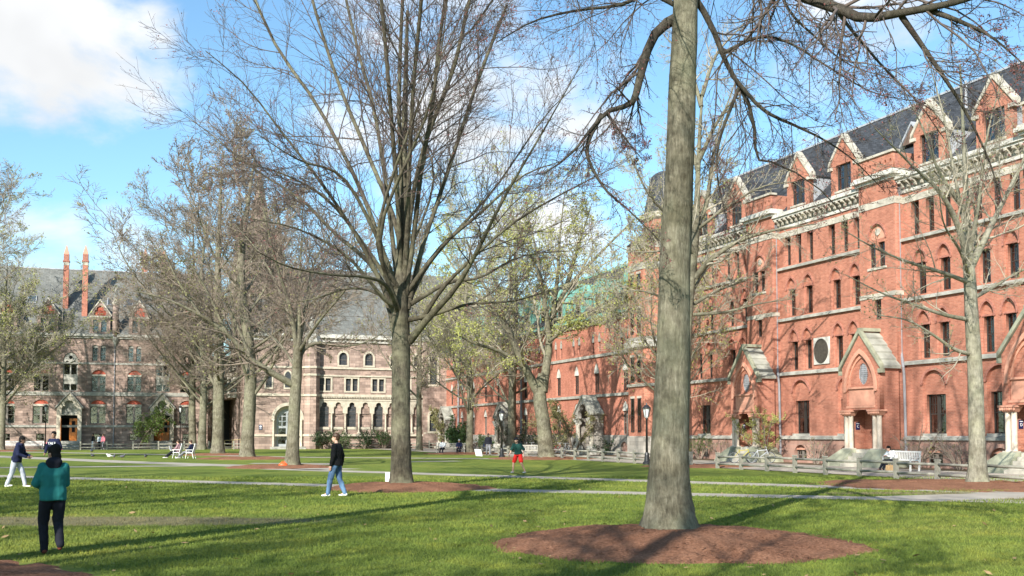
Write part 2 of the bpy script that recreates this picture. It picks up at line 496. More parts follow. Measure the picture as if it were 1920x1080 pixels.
def dormer(x):
    d = link('dormer', fill([[(x - 1.12, 15.58), (x + 1.12, 15.58), (x + 1.12, 17.6), (x, 18.95), (x - 1.12, 17.6)], rect(x - .66, x + .66, 15.9, 17.42)], .3, -.02), M_BRICK, hall)
    b = MB()
    for sg in (-1, 1):
        b.hexa([(x + sg * 1.3, -.1, 17.38), (x + sg * 1.3, .32, 17.38), (x, .32, 18.94), (x, -.1, 18.94)],
               [(x + sg * 1.3, -.1, 17.62), (x + sg * 1.3, .32, 17.62), (x, .32, 19.2), (x, -.1, 19.2)])
        b.box(x + sg * 1.14 - .2, x + sg * 1.14 + .2, -.12, .34, 17.2, 17.38)
    b.obj('gable_coping', M_TRIM, d)
    MB().box(x - .75, x + .75, -.07, .3, 15.78, 15.9).obj('window_sill', M_TRIM, d)
    r = MB()
    for sg in (-1, 1):
        r.hexa([(x + sg * 1.2, .3, 17.42), (x + sg * 1.2, 3.4, 17.42), (x, 3.9, 18.9), (x, .3, 18.9)],
               [(x + sg * 1.2, .3, 17.5), (x + sg * 1.2, 3.4, 17.5), (x, 3.9, 19.0), (x, .3, 19.0)])
    r.obj('dormer_roof', M_SLATE, d)
    k = MB()
    for sg in (-1, 1):
        k.hexa([(x + sg * 1.0, .28, 15.6), (x + sg * 1.1, .28, 15.6), (x + sg * 1.1, .6, 15.6), (x + sg * 1.0, .6, 15.6)],
               [(x + sg * 1.0, .28, 17.45), (x + sg * 1.1, .28, 17.45), (x + sg * 1.1, 2.6, 17.45), (x + sg * 1.0, 2.6, 17.45)])
    k.obj('dormer_cheek', M_LEAD, d)
    w = window(d, x, 15.9, 1.32, 1.52, .12, 2, 2, True)


def pavilion(s0, s1):
    p = .5; c = (s0 + s1) / 2; x = -c
    loops = [rect(x - .62, x - .12, 10.85, 12.2), rect(x + .12, x + .62, 10.85, 12.2), arch(x, 1.2, 12.4, 12.55, 13.2), rect(x - .26, x + .26, 7.98, 9.08)]
    link('pavilion_wall', fill([rect(-s1, -s0, 1.45, 15.5)] + loops, .16, -p), M_BRICK, hall)
    b = MB()
    for sg, s in ((1, s0), (-1, s1)):
        q = -s
        b.box(min(q, q - sg * .16), max(q, q - sg * .16), -p + .16, .0, 1.45, 15.5)
    b.obj('pavilion_side', M_BRICK, hall)
    link('tympanum', fill([arch(x, 1.2, 12.4, 12.55, 13.2)], .1, -p + .1), M_PINKTRIM, hall)
    rd = MB().lathe([(.0, 0), (.2, 0), (.2, .06)], (0, 0, 0), 10).obj('roundel', M_TRIM, hall)
    rd.location = (x, -p + .1, 12.8); rd.rotation_euler.x = R(90)
    for dx in (-.37, .37): window(hall, x + dx, 10.85, .5, 1.35, -p + .12, 1, 2, fm=M_FRAME)
    window(hall, x, 7.98, .52, 1.1, -p + .12, 1, 2)
    link('hood_mould', fill([hood(x, 1.3, 12.5, 13.25, .1)], .09, -p - .05), M_BRICKD, hall)
    t = MB(); t.box(x - .75, x + .75, -p - .06, -p + .2, 10.72, 10.85); t.box(x - .4, x + .4, -p - .05, -p + .2, 9.09, 9.16)
    t.obj('window_sill', M_TRIM, hall)
    g = MB()
    for z0, z1 in ((9.18, 9.42), (14.12, 14.5)):
        g.box(-s1 - .03, -s0 + .03, -p - .035, .02, z0, z1)
    g.obj('stone_band', M_TRIM, hall)
    m = MB(); m.box(-s1 - .14, -s0 + .14, -p - .16, .2, 15.5, 15.66); m.box(-s1 - .3, -s0 + .3, -p - .34, .2, 15.662, 15.85); m.box(-s1 - .2, -s0 + .2, -p - .22, .2, 15.852, 15.98)
    m.obj('cornice', M_TRIMW, hall)
    n = 7; w = (s1 - s0) / n
    holes = [arch(-s1 + (i + .5) * w, .17, 16.3, 16.45, 16.6, 4) for i in range(n)]
    link('parapet', fill([rect(-s1, -s0, 15.98, 16.9)] + holes, .14, -p - .06), M_BRICK, hall)
    MB().box(-s1, -s0, -p + .081, -p + .3, 15.98, 16.9).obj('parapet_back', M_BRICKD, hall)
    b = MB()
    for q in (-s1, -s0 - .16): b.box(q, q + .16, -p + .301, 1.6, 15.98, 16.9)
    b.obj('parapet_side', M_BRICK, hall)
    MB().box(-s1 - .1, -s0 + .1, -p - .16, -p + .36, 16.902, 17.03).obj('parapet_coping', M_TRIM, hall)
    MB().box(-s1 + .05, -s0 - .05, -p + .16, .0, -.1, 1.45).obj('stone_base', M_PINK, hall)


GLY = {'B': ['110', '101', '110', '101', '110'], 'C': ['011', '100', '100', '100', '011'], 'D': ['110', '101', '101', '101', '110']}


def text_mesh(s, size, depth, name):
    cu = bpy.data.curves.new('t', 'FONT'); cu.body = s; cu.size = size; cu.extrude = depth; cu.align_x = 'CENTER'; cu.align_y = 'CENTER'
    ob = bpy.data.objects.new('t', cu); me = bpy.data.meshes.new_from_object(ob); me.name = name; me.materials.clear()
    bpy.data.objects.remove(ob); bpy.data.curves.remove(cu); return me


def porch(c, letter, full=True):
    """gabled brick porch with clustered columns, stone slab roof and a leaded oculus"""
    x = -c; y1 = -.5; y0 = -1.78; hw = 1.5
    P = link('porch', fill([[(x - hw, 3.05), (x + hw, 3.05), (x + hw, 5.35), (x, 7.15), (x - hw, 5.35)], arch(x, 2.25, 3.3, 4.15, 6.1, 9)], .3, y0), M_BRICK, hall)
    # recessed head: oculus panel over a lintel
    oc = [(x + .03 + .37 * math.cos(a * math.pi / 10), 5.0 + .58 * math.sin(a * math.pi / 10)) for a in range(20)]
    link('tympanum', fill([arch(x, 2.24, 4.28, 4.29, 6.07, 9), oc], .12, y0 + .17), M_BRICK, P)
    link('lintel_panel', fill([rect(x - 1.11, x + 1.11, 3.28, 4.2)], .16, y0 + .12), M_PINKTRIM, P)
    MB().box(x - 1.1, x + 1.1, y0 + .02, y0 + .3, 4.2, 4.3).obj('moulding', M_PINKTRIM, P)
    b = MB(); b.box(x - 1.15, x + 1.15, y0 - .03, y0 + .3, 3.16, 3.28); b.obj('lintel', M_PINKTRIM, P)
    link('arch_moulding', fill([hood(x, 2.25, 4.15, 6.1, .2)], .16, y0 - .07), M_PINKTRIM, P)
    link('arch_order', fill([hood(x, 1.98, 4.4, 5.88, .13)], .12, y0 + .08), M_PINKTRIM, P)
    g = MB()
    for i in range(-3, 4): g.box(x + .03 + i * .11 - .012, x + .03 + i * .11 + .012, y0 + .2, y0 + .235, 5.0 - .56 * math.sqrt(max(0, 1 - (i * .11 / .37) ** 2)), 5.0 + .56 * math.sqrt(max(0, 1 - (i * .11 / .37) ** 2)))
    for i in range(-5, 6): g.box(x + .03 - .37 * math.sqrt(max(.02, 1 - (i * .11 / .58) ** 2)), x + .03 + .37 * math.sqrt(max(.02, 1 - (i * .11 / .58) ** 2)), y0 + .202, y0 + .233, 5.0 + i * .11 - .011, 5.0 + i * .11 + .011)
    ow = g.obj('oculus', M_LEAD, P)
    link('pane', fill([oc], .01, y0 + .24), M_GLASS, ow)
    # side walls and inner lining
    MB().box(x - hw, x - hw + .3, y0 + .3, y1, 0.95, 5.35).box(x + hw - .3, x + hw, y0 + .3, y1, 0.95, 5.35).obj('side_wall', M_BRICK, P)
    MB().box(x - hw + .3, x + hw - .3, y1 - .04, y1 - .005, .95, 3.2).obj('back_wall', M_BRICK, P)
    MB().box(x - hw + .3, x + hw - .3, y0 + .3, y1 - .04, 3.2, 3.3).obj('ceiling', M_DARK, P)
    dr = MB().box(x - .55, x + .65, y1 - .09, y1 - .042, .95, 2.95).obj('door', plain('brown_door', (.09, .03, .02), .5), P)
    MB().lathe([(.03, 0), (.03, .06)], (0, 0, 0), 6).obj('handle', M_BRONZE, dr).location = (x - .4, y1 - .12, 1.9)
    # clustered columns
    for sg in (-1, 1):
        cx = x + sg * (hw - .36)
        col = MB().lathe([(.15, .98), (.135, 1.05), (.13, 2.72), (.15, 2.76)], (cx - .17, y0 + .12, 0), 12).lathe([(.15, .98), (.135, 1.05), (.13, 2.72), (.15, 2.76)], (cx + .17, y0 + .12, 0), 12).obj('column', M_SHAFT, P, True)
        cap = MB()
        cap.hexa([(cx - .32, y0 - .02, 2.74), (cx + .32, y0 - .02, 2.74), (cx + .32, y0 + .28, 2.74), (cx - .32, y0 + .28, 2.74)], [(cx - .47, y0 - .14, 2.96), (cx + .47, y0 - .14, 2.96), (cx + .47, y0 + .34, 2.96), (cx - .47, y0 + .34, 2.96)])
        cap.box(cx - .5, cx + .5, y0 - .17, y0 + .36, 2.96, 3.05)
        for i in range(7): cap.lathe([(.02, 0), (.055, .05), (.055, .1), (.02, .15)], (cx - .39 + i * .13, y0 - .12, 2.8), 6)
        cap.obj('capital', M_PINKTRIM, P)
        MB().box(cx - .36, cx + .36, y0 - .06, y0 + .3, .93, .99).obj('column_base', M_TRIM, P)
        # battered pedestal
        MB().hexa([(cx - .5 - (.75 if sg < 0 else 0), y0 - .75, 0), (cx + .5 + (.75 if sg > 0 else 0), y0 - .75, 0), (cx + .5 + (.75 if sg > 0 else 0), y1, 0), (cx - .5 - (.75 if sg < 0 else 0), y1, 0)],
                  [(cx - .5 - (.62 if sg < 0 else 0), y0 - .65, .35), (cx + .5 + (.62 if sg > 0 else 0), y0 - .65, .35), (cx + .5 + (.62 if sg > 0 else 0), y1, .35), (cx - .5 - (.62 if sg < 0 else 0), y1, .35)]) \
            .hexa([(cx - .5 - (.6 if sg < 0 else 0), y0 - .62, .352), (cx + .5 + (.6 if sg > 0 else 0), y0 - .62, .352), (cx + .5 + (.6 if sg > 0 else 0), y1, .352), (cx - .5 - (.6 if sg < 0 else 0), y1, .352)],
                  [(cx - .45, y0 - .08, .93), (cx + .45, y0 - .08, .93), (cx + .45, y1, .93), (cx - .45, y1, .93)]).obj('pedestal', M_MOSS, P)
    for i in range(5):
        MB().box(x - hw + .87, x + hw - .87, y0 - .9 + i * .26, y1 - .1, i * .185 + .001, (i + 1) * .185).obj('step', M_TRIM, P)
    # stone slab roof: five lapped courses a side, mossy gable coping in front
    n = 5
    for sg in (-1, 1):
        for i in range(n):
            a = i / n; q = (i + 1.12) / n if i < n - 1 else 1
            xa = x + sg * (hw + .16) * (1 - a); za = 5.22 + 2.0 * a; xb = x + sg * (hw + .16) * (1 - q); zb = 5.22 + 2.0 * q
            MB().hexa([(xa, y0 + .12, za), (xa, y1 + .02, za), (xb, y1 + .02, zb), (xb, y0 + .12, zb)],
                      [(xa + sg * .02, y0 + .12, za + .15 - a * .0), (xa + sg * .02, y1 + .02, za + .15), (xb, y1 + .02, zb + .05), (xb, y0 + .12, zb + .05)]).obj('roof_slab', M_SLAB, P)
        MB().hexa([(x + sg * (hw + .2), y0 - .1, 5.2), (x + sg * (hw + .2), y0 + .118, 5.2), (x, y0 + .118, 7.2), (x, y0 - .1, 7.2)],
                  [(x + sg * (hw + .2), y0 - .1, 5.46), (x + sg * (hw + .2), y0 + .118, 5.46), (x, y0 + .118, 7.48), (x, y0 - .1, 7.48)]).obj('gable_coping', M_MOSS, P)
    MB().box(x - hw - .2, x - hw + .02, y0 - .1, y0 + .2, 4.98, 5.2).box(x + hw - .02, x + hw + .2, y0 - .1, y0 + .2, 4.98, 5.2).obj('kneeler', M_MOSS, P)
    MB().box(x - .16, x + .16, y0 - .05, y1, 7.3, 7.48).obj('ridge_stone', M_MOSS, P)
    # blue entry sign on the side wall, lettered
    pl = MB().box(-.005, .02, -.13, .13, -.2, .2).obj('entry_sign', M_BLUE, P); pl.location = (x - hw + .31, y0 + .75, 2.2)
    tx = link('letter', text_mesh(letter, .2, .004, 'letter'), M_WHITE, pl); tx.rotation_euler = (R(90), 0, R(90)); tx.location = (.026, 0, -.03)
    MB().box(.021, .026, -.1, .1, .11, .14).obj('sign_rule', M_WHITE, pl)


BAYS = [(-1.85, -6.2, 2.4), (9.3, 5.25, 13.55), (20.45, 16.4, 24.7)]
for cs, s0, s1 in BAYS: hall_bay(cs, s0, s1)
hall_bay(-13.0, -18.0, -9.05, False)
for s0, s1 in ((-9.05, -6.2), (2.4, 5.25), (13.55, 16.4)): pavilion(s0, s1)
porch(-7.35, 'D'); porch(3.8, 'C'); porch(14.95, 'B')
MB().box(-33, 18, .95, 1.05, 0, 15.4).obj('dark_backing', M_DARK, hall)  # near-black sheet behind the windows stands in for the unlit rooms
MB().box(-33, 18, 12.9, 13.2, 0, 15.5).obj('rear_wall', M_BRICK, hall)
MB().box(-33, -32.8, .4, 13, 0, 15.5).box(17.8, 18, .4, 13, 0, 15.5).obj('end_wall', M_BRICK, hall)
# slate roof
rf = MB(); rf.hexa([(-30, .1, 15.45), (18.2, .1, 15.45), (18.2, 6.5, 21.75), (-30, 6.5, 21.75)], [(-30, .0, 15.6), (18.2, .0, 15.6), (18.2, 6.5, 21.95), (-30, 6.5, 21.95)])
rf.hexa([(-30, 6.5, 21.75), (18.2, 6.5, 21.75), (18.2, 13.3, 15.4), (-30, 13.3, 15.4)], [(-30, 6.5, 21.95), (18.2, 6.5, 21.95), (18.2, 13.4, 15.55), (-30, 13.4, 15.55)])
ro = rf.obj('roof', M_SLATE, hall)
MB().box(-30, 18.2, 6.38, 6.62, 21.9, 22.02).obj('ridge_cap', M_LEAD, ro)
# a small louvred roof vent between the dormers
v = MB(); v.prism([(-.9, 0), (.9, 0), (0, 1.1)], 0, 2.2); vo = v.obj('roof_vent', plain('brown_louvre', (.14, .09, .07)), ro); vo.location = (-3.85, 2.1, 18.0)
MB().prism([(-1.0, 0), (-.9, -.08), (0, 1.06), (.9, -.08), (1.0, 0), (0, 1.2)], -.1, 2.2).obj('vent_roof', M_LEAD, vo)
MB().lathe([(.09, 0), (.07, 2.2), (.05, 2.25)], (-1.2, 3.4, 18.6), 8).obj('roof_pipe', M_LEAD, ro)
# downpipes
for s in (2.56, 13.71):
    b = MB(); b.tube([(-s + .14, -.16, 15.0), (-s + .1, -.16, 14.5), (-s + .1, -.16, 6.1), (-s - .0 + .34, -.26, 5.3), (-s + .3, -.18, 4.9), (-s + .3, -.12, 0)], .075, 8)
    b.obj('downpipe', M_PIPE, hall)
    MB().hexa([(-s + .0, -.24, 14.6), (-s + .2, -.24, 14.6), (-s + .2, -.06, 14.6), (-s, -.06, 14.6)], [(-s - .06, -.32, 14.95), (-s + .28, -.32, 14.95), (-s + .28, -.02, 14.95), (-s - .06, -.02, 14.95)]).obj('rain_head', M_PIPE, hall)
# stone plaque with a bronze oval
pq = link('stone_plaque', fill([rect(-10.05, -8.6, 5.9, 7.5)], .1, -.07), M_TRIMW, hall)
ov = [(-9.32 + .58 * math.cos(a * math.pi / 14), 6.7 + .66 * math.sin(a * math.pi / 14)) for a in range(28)]
bz = link('bronze_oval', fill([ov], .05, -.11), M_BRONZE, pq)
link('rim', fill([[(-9.32 + .64 * math.cos(a * math.pi / 14), 6.7 + .72 * math.sin(a * math.pi / 14)) for a in range(28)], ov], .08, -.13), M_BRONZE, pq)
# octagonal end tower with a slate cone
tw = MB().lathe([(3.3, 1.5), (3.3, 16.5)], (-30.3, 1.7, 0), 8, .5).obj('corner_tower', M_BRICK, hall)
MB().lathe([(3.42, -.1), (3.42, 1.6)], (-30.3, 1.7, 0), 8, .5).obj('tower_base', M_GREYST, tw)
b = MB()
for z0, z1, q in ((5.4, 5.62, 3.45), (8.95, 9.2, 3.42), (14.4, 14.9, 3.36), (16.0, 16.4, 3.36)): b.lathe([(q, z0), (q, z1)], (-30.3, 1.7, 0), 8, .5)
b.obj('stone_band', M_TRIMG, tw)
MB().lathe([(3.42, 8.32), (3.6, 8.42), (3.72, 8.8), (3.4, 8.94)], (-30.3, 1.7, 0), 8, .5).obj('cornice', M_TRIMW, tw)
ut = MB().lathe([(2.05, 16.9), (2.05, 18.4)], (-30.3, 1.7, 0), 8, .5).obj('belfry_stage', M_BRICK, tw)
MB().lathe([(2.1, 18.4), (2.35, 18.55), (2.4, 18.95), (2.1, 19.0)], (-30.3, 1.7, 0), 8, .5).obj('parapet', M_TRIM, tw)
MB().lathe([(2.05, 19.0), (1.45, 22.0), (1.1, 22.3), (.12, 22.5)], (-30.3, 1.7, 0), 8, .5).obj('cone_roof', M_SLATE, tw, False)
MB().lathe([(3.45, 16.5), (2.1, 17.6)], (-30.3, 1.7, 0), 8, .5).obj('skirt_roof', M_SLATE, tw, False)
ap = 3.3 * math.cos(math.pi / 8)
for fx in (-1, 0):
    a = R(-90 + fx * 45)
    for dx in (-.55, .55):
        for z0, h in ((1.9, 2.6), (5.75, 1.95), (9.5, 1.9), (12.2, 1.9)):
            w = window(tw, 0, z0, .5, h, 0, 1, 2); w.rotation_euler.z = a + R(90)
            w.location = (-30.3 + ap * math.cos(a) - dx * math.sin(a), 1.7 + ap * math.sin(a) + dx * math.cos(a), z0)
            w.location.x += .05 * math.cos(a); w.location.y += .05 * math.sin(a)
            lt = MB().box(-.32, .32, -.03, .1, h, h + .18).obj('lintel', M_TRIM, w)
            lb = MB().box(-.24, .24, .085, .095, 0.02, h - .02).obj('shade', M_DARK, w)  # near-black sheet behind the panes, in place of an unlit room

# ------------------------------------------------------------------ the long brick wing with a copper roof
wing = thing('red_brick_wing', 'long red brick wing with green copper roof and stone-headed lancet windows', 'building', face(33.2), A - R(90))
S0, S1 = 33.2, 84.0
UP = [34.8, 40.2, 44.3, 48.3, 52.4, 56.6, 60.9, 64.5, 68.5, 72.6, 76.7, 80.6]
ENT = (40.2, 60.6, 80.6)
H1 = []
for s in UP:
    x = -(s - S0)
    if s not in (40.2, 60.9, 80.6): H1.append(arch(x, 1.12, 1.72, 3.6, 4.5))
    H1.append(arch(x, 1.08, 5.32, 6.95, 7.9))
    for d in (-.62, .62): H1.append(arch(x + d, .5, 8.75, 9.9, 10.5, 5))
link('brick_wall', fill([rect(-(S1 - S0), 0, 1.6, 11.5)] + H1, .3, 0), M_BRICKW, wing)
for s in UP:
    x = -(s - S0)
    for ok, z0, zs, za, w in ((s not in (40.2, 60.9, 80.6), 1.72, 3.66, 4.5, 1.1), (True, 5.32, 7.0, 7.9, 1.06)):
        if not ok: continue
        link('window_head', fill([arch(x, w, zs, zs + .02, za)], .14, .06), M_TRIMW, wing)
        window(wing, x, z0, w, zs - z0, .18, 2, 3, True, M_FRAMEL if z0 < 3 else M_FRAME, blind=rnd.choice([None, 'low', None]))
    for d in (-.62, .62):
        link('window_head', fill([arch(x + d, .52, 9.7, 9.9, 10.5, 5), [(x + d + .1 * math.cos(k * math.pi / 3), 10.12 + .12 * math.sin(k * math.pi / 3)) for k in range(6)]], .16, .02), M_TRIMG, wing)
        window(wing, x + d, 8.75, .48, .98, .16, 1, 2)
b = MB()
for z0, z1, p in ((4.92, 5.15, .16), (8.36, 8.6, .12)): b.box(-(S1 - S0), 0, -p, .15, z0, z1)
b.obj('string_course', M_TRIMG, wing)
hb = [arch(-(s - S0), 1.2, .2, .7, 1.15) for s in UP if s not in (40.2, 60.9, 80.6)]
link('stone_base', fill([rect(-(S1 - S0), 0, -.1, 1.68)] + hb, .3, -.1), M_GREYST, wing)
for s in UP:
    if s not in (40.2, 60.9, 80.6): link('basement_panel', fill([arch(-(s - S0), 1.18, .22, .7, 1.13)], .08, .05), M_TRIMW if s > 36 else M_PINK, wing)
MB().box(-(S1 - S0), 0, .75, .85, 0, 11.4).obj('dark_backing', M_DARK, wing)
MB().box(-(S1 - S0), 0, 11, 11.2, 0, 11.6).box(-(S1 - S0), -(S1 - S0) + .2, .4, 11, 0, 11.6).obj('rear_wall', M_BRICKW, wing)
MB().box(-(S1 - S0), 0, -.12, .2, 11.5, 11.62).obj('frieze', M_TRIMG, wing)
for i in range(74):
    k = link('bracket', BRK, None, wing, (-.3 - i * .68, -.1, 11.2)); k.scale = (1, 1, .9)
MB().box(-(S1 - S0), 0, -.62, .2, 11.66, 11.95).obj('copper_gutter', M_COPPER, wing)
rf = MB(); rf.hexa([(-(S1 - S0), -.3, 11.9), (0, -.3, 11.9), (0, 5.5, 17.2), (-(S1 - S0), 5.5, 17.2)], [(-(S1 - S0), -.4, 12.05), (0, -.4, 12.05), (0, 5.5, 17.4), (-(S1 - S0), 5.5, 17.4)])
rf.hexa([(-(S1 - S0), 5.5, 17.2), (0, 5.5, 17.2), (0, 11.4, 11.6), (-(S1 - S0), 11.4, 11.6)], [(-(S1 - S0), 5.5, 17.4), (0, 5.5, 17.4), (0, 11.5, 11.8), (-(S1 - S0), 11.5, 11.8)])
ro = rf.obj('copper_roof', M_SLATE, wing)
ro['label'] = 'slate roof slope with green copper dormers and gutter'
ro.name = 'roof'
MB().box(-(S1 - S0), 0, 5.3, 5.7, 17.3, 17.5).obj('ridge_cap', M_COPPER, ro)
for s in UP[0:]:
    x = -(s - S0)
    d = MB().hexa([(x - .95, .25, 12.2), (x + .95, .25, 12.2), (x + .95, .9, 12.2), (x - .95, .9, 12.2)], [(x - .95, .25, 14.0), (x + .95, .25, 14.0), (x + .95, 2.4, 14.0), (x - .95, 2.4, 14.0)]).obj('dormer', M_COPPER, wing)
    MB().prism([(x - 1.15, 13.95), (x + 1.15, 13.95), (x, 15.3)], .12, 3.0).obj('dormer_roof', M_COPPER, d)
    window(d, x, 12.55, .9, 1.35, .16, 2, 2, False, M_FRAMEL)
for s in (57.2, 77.4): MB().tube([(-(s - S0), -.2, 11.5), (-(s - S0), -.2, 0)], .11, 8).obj('downpipe', M_PIPE, wing)
for s in ENT:
    x = -(s - S0)
    pc = link('porch', fill([[(x - 1.6, 3.1), (x + 1.6, 3.1), (x + 1.6, 3.55), (x, 4.95), (x - 1.6, 3.55)], trefoil(x, 2.0, 3.098, 3.3, 4.3)], .35, -1.3), M_GREYST, wing)
    for sg in (-1, 1):
        cx = x + sg * 1.35
        MB().box(cx - .3, cx + .3, -1.4, -.8, 0, .75).obj('pedestal', M_TRIMW, pc)
        MB().lathe([(.24, .75), (.2, .85), (.2, 2.5), (.26, 2.6)], (cx, -1.1, 0), 10).obj('column', M_TRIM, pc, True)
        MB().hexa([(cx - .22, -1.3, 2.6), (cx + .22, -1.3, 2.6), (cx + .22, -.9, 2.6), (cx - .22, -.9, 2.6)], [(cx - .42, -1.45, 3.1), (cx + .42, -1.45, 3.1), (cx + .42, -.8, 3.1), (cx - .42, -.8, 3.1)]).obj('capital', M_TRIMW, pc)
        MB().hexa([(x + sg * 1.75, -1.4, 3.4), (x + sg * 1.75, -.1, 3.4), (x, -.1, 4.95), (x, -1.4, 4.95)], [(x + sg * 1.75, -1.4, 3.55), (x + sg * 1.75, -.1, 3.55), (x, -.1, 5.12), (x, -1.4, 5.12)]).obj('roof_slab', M_SLAB, pc)
        MB().box(x + sg * 1.5 - .15, x + sg * 1.5 + .1, -.95, -.101, 0, 3.4).obj('side_wall', M_GREYST, pc)
    MB().box(x - .8, x + .8, -.18, -.102, .3, 3.1).obj('door', plain('brown_door', (.09, .03, .02), .5), pc)
    MB().box(x - 1.0, x + 1.0, -1.9, -.2, 0, .3).obj('step', M_TRIM, pc)
    es = MB().box(-.16, .16, -.02, .01, -.2, .2).obj('entry_sign', M_BLUE, pc); es.location = (x + 1.0, -.13, 2.2)
# ------------------------------------------------------------------ the brownstone residence hall (left)
dur = thing('brownstone_hall', 'brownstone residence hall with steep grey roof, thin chimneys and varnished doors', 'building', (-47.4, 128.0, 0), R(17))
DX0, DX1 = -24.0, 10.95
W1 = [-20.7, -18.2, -12.1, -8.42, -2.12, 1.92, 8.0]
DOORS = [-15.2, -5.27, 5.15]
C3 = [x + d for x in (-20.7, -12.1, -8.42, -2.12, 1.92, 8.0) for d in (-.45, .45)]
HO, HI = [], []
for x in W1:
    HO.append(arch(x, 1.76, 3.0, 5.32, 5.82)); HO.append(arch(x, 1.6, 6.82, 8.9, 9.42))
    HO.append(rect(x - .45, x + .45, 1.0, 1.82))
for x in C3: HO.append(arch(x, .62, 10.5, 12.1, 12.42))
for x in DOORS:
    HO.append(rect(x - .92, x + .92, .9, 4.0)); HO.append(arch(x, 1.64, 6.9, 10.5, 11.5))
link('stone_wall', fill([rect(DX0, DX1, -.1, 13.2)] + HO, .35, 0), M_BROWN, dur)
for x in W1:
    for z0, zs, za, w, h in ((3.0, 5.32, 5.82, 1.74, 2.06), (6.82, 8.9, 9.42, 1.58, 1.84)):
        if True:
            window(dur, x, z0, w - .02, h, .2, 2, 2, True, M_FRAMEL, blind=rnd.choice([None, None, None, 'low']))
            MB().box(x - w / 2, x + w / 2, .04, .3, z0 + h + .002, zs).obj('lintel', M_TRIM, dur)
            link('arch_infill', fill([arch(x, w, zs + .002, zs + .02, za)], .14, .12), M_REDBR, dur)
    window(dur, x, 1.0, .88, .8, .15, 2, 1, False, M_FRAMEL)
for x in C3:
    window(dur, x, 10.5, .6, 1.6, .2, 1, 2, False, M_FRAMEL)
    link('arch_infill', fill([arch(x, .6, 12.102, 12.12, 12.4)], .14, .12), M_TRIMG, dur)
b = MB()
for z0, z1, p in ((2.56, 2.82, .14), (6.32, 6.76, .1), (10.08, 10.3, .08)): b.box(DX0, DX1, -p, .1, z0, z1)
b.obj('string_course', M_TRIMG, dur)
b = MB(); b.box(DX0, DX1, -.16, .4, 13.2, 13.42); b.box(DX0, DX1, -.34, .4, 13.422, 13.72); b.obj('cornice', M_TRIMG, dur)
MB().box(DX0, DX1, .9, 1.0, 0, 13).obj('dark_backing', M_DARK, dur)
MB().box(DX0, DX1, 12.8, 13, 0, 13.3).box(DX1 - .35, DX1 - .002, .352, 12.8, 0, 13.2).box(DX0, DX0 + .3, .352, 12.8, 0, 13.2).obj('side_wall', M_BROWN, dur)
rf = MB(); rf.hexa([(DX0 - .2, .1, 13.55), (DX1 + .2, .1, 13.55), (DX1 + .2, 6.3, 22.0), (DX0 - .2, 6.3, 22.0)], [(DX0 - .2, -.1, 13.72), (DX1 + .2, -.1, 13.72), (DX1 + .2, 6.3, 22.25), (DX0 - .2, 6.3, 22.25)])
rf.hexa([(DX0 - .2, 6.3, 22.0), (DX1 + .2, 6.3, 22.0), (DX1 + .2, 12.9, 13.4), (DX0 - .2, 12.9, 13.4)], [(DX0 - .2, 6.3, 22.25), (DX1 + .2, 6.3, 22.25), (DX1 + .2, 13.1, 13.5), (DX0 - .2, 13.1, 13.5)])
ro = rf.obj('roof', M_SLATEG, dur)
MB().box(DX0 - .2, DX1 + .2, 6.2, 6.4, 22.2, 22.33).obj('ridge_cap', M_LEAD, ro)
gw = link('gable_wall', fill([[(-6.3, 13.3), (6.3, 13.3), (0, 21.9)]], .3, 0), M_BROWN, dur)
gw.rotation_euler.z = R(90); gw.location = (DX1 - .1, 6.5, 0)
for x in (-20.5, -12.3, -7.85, -2.08, 2.35, 8.0):
    d = link('dormer', fill([[(x - 1.15, 13.7), (x + 1.15, 13.7), (x + 1.15, 16.0), (x, 17.75), (x - 1.15, 16.0)], rect(x - .78, x - .12, 13.95, 15.45), rect(x + .12, x + .78, 13.95, 15.45), trefoil(x, 1.35, 15.95, 16.1, 17.1)], .3, -.06), M_BROWN, dur)
    link('infill', fill([trefoil(x, 1.34, 15.96, 16.1, 17.08)], .08, .1), M_REDBR, d)
    for dx in (-.45, .45): window(d, x + dx, 13.95, .64, 1.48, .1, 1, 2, False, M_FRAMEL, blind=rnd.choice([None, 'low']))
    MB().box(x - 1.2, x + 1.2, -.1, .2, 15.72, 15.9).obj('lintel', M_TRIM, d)
    k = MB()
    for sg in (-1, 1):
        k.hexa([(x + sg * 1.32, -.12, 15.82), (x + sg * 1.32, .28, 15.82), (x, .28, 17.72), (x, -.12, 17.72)], [(x + sg * 1.32, -.12, 16.06), (x + sg * 1.32, .28, 16.06), (x, .28, 17.98), (x, -.12, 17.98)])
    k.obj('gable_coping', M_TRIM, d)
    r = MB()
    for sg in (-1, 1):
        r.hexa([(x + sg * 1.2, .26, 15.9), (x + sg * 1.2, 2.0, 15.9), (x, 3.2, 17.65), (x, .26, 17.65)], [(x + sg * 1.2, .26, 16.0), (x + sg * 1.2, 2.0, 16.0), (x, 3.2, 17.8), (x, .26, 17.8)])
    r.obj('dormer_roof', M_SLATEG, d)
    MB().box(x - 1.1, x - 1.0, .25, 1.7, 13.7, 15.9).box(x + 1.0, x + 1.1, .25, 1.7, 13.7, 15.9).obj('dormer_cheek', M_SLATEG, d)
# skylights on the slope
sl_ = math.atan2(8.53, 6.4)
for x in (-1.02, .98, -10.0, 6.2):
    s = MB().box(-.5, .5, -.14, 0, -.62, .62).obj('skylight', M_LEAD, ro); s.location = (x, 3.1, 17.97); s.rotation_euler.x = sl_ - R(90)
    MB().box(-.42, .42, -.16, -.141, -.54, .54).obj('pane', mat('skylight_glass', lambda t, bs, o: (setattr(bs.inputs['Roughness'], 'default_value', .05), setattr(bs.inputs['Base Color'], 'default_value', (.05, .07, .09, 1)))), s)
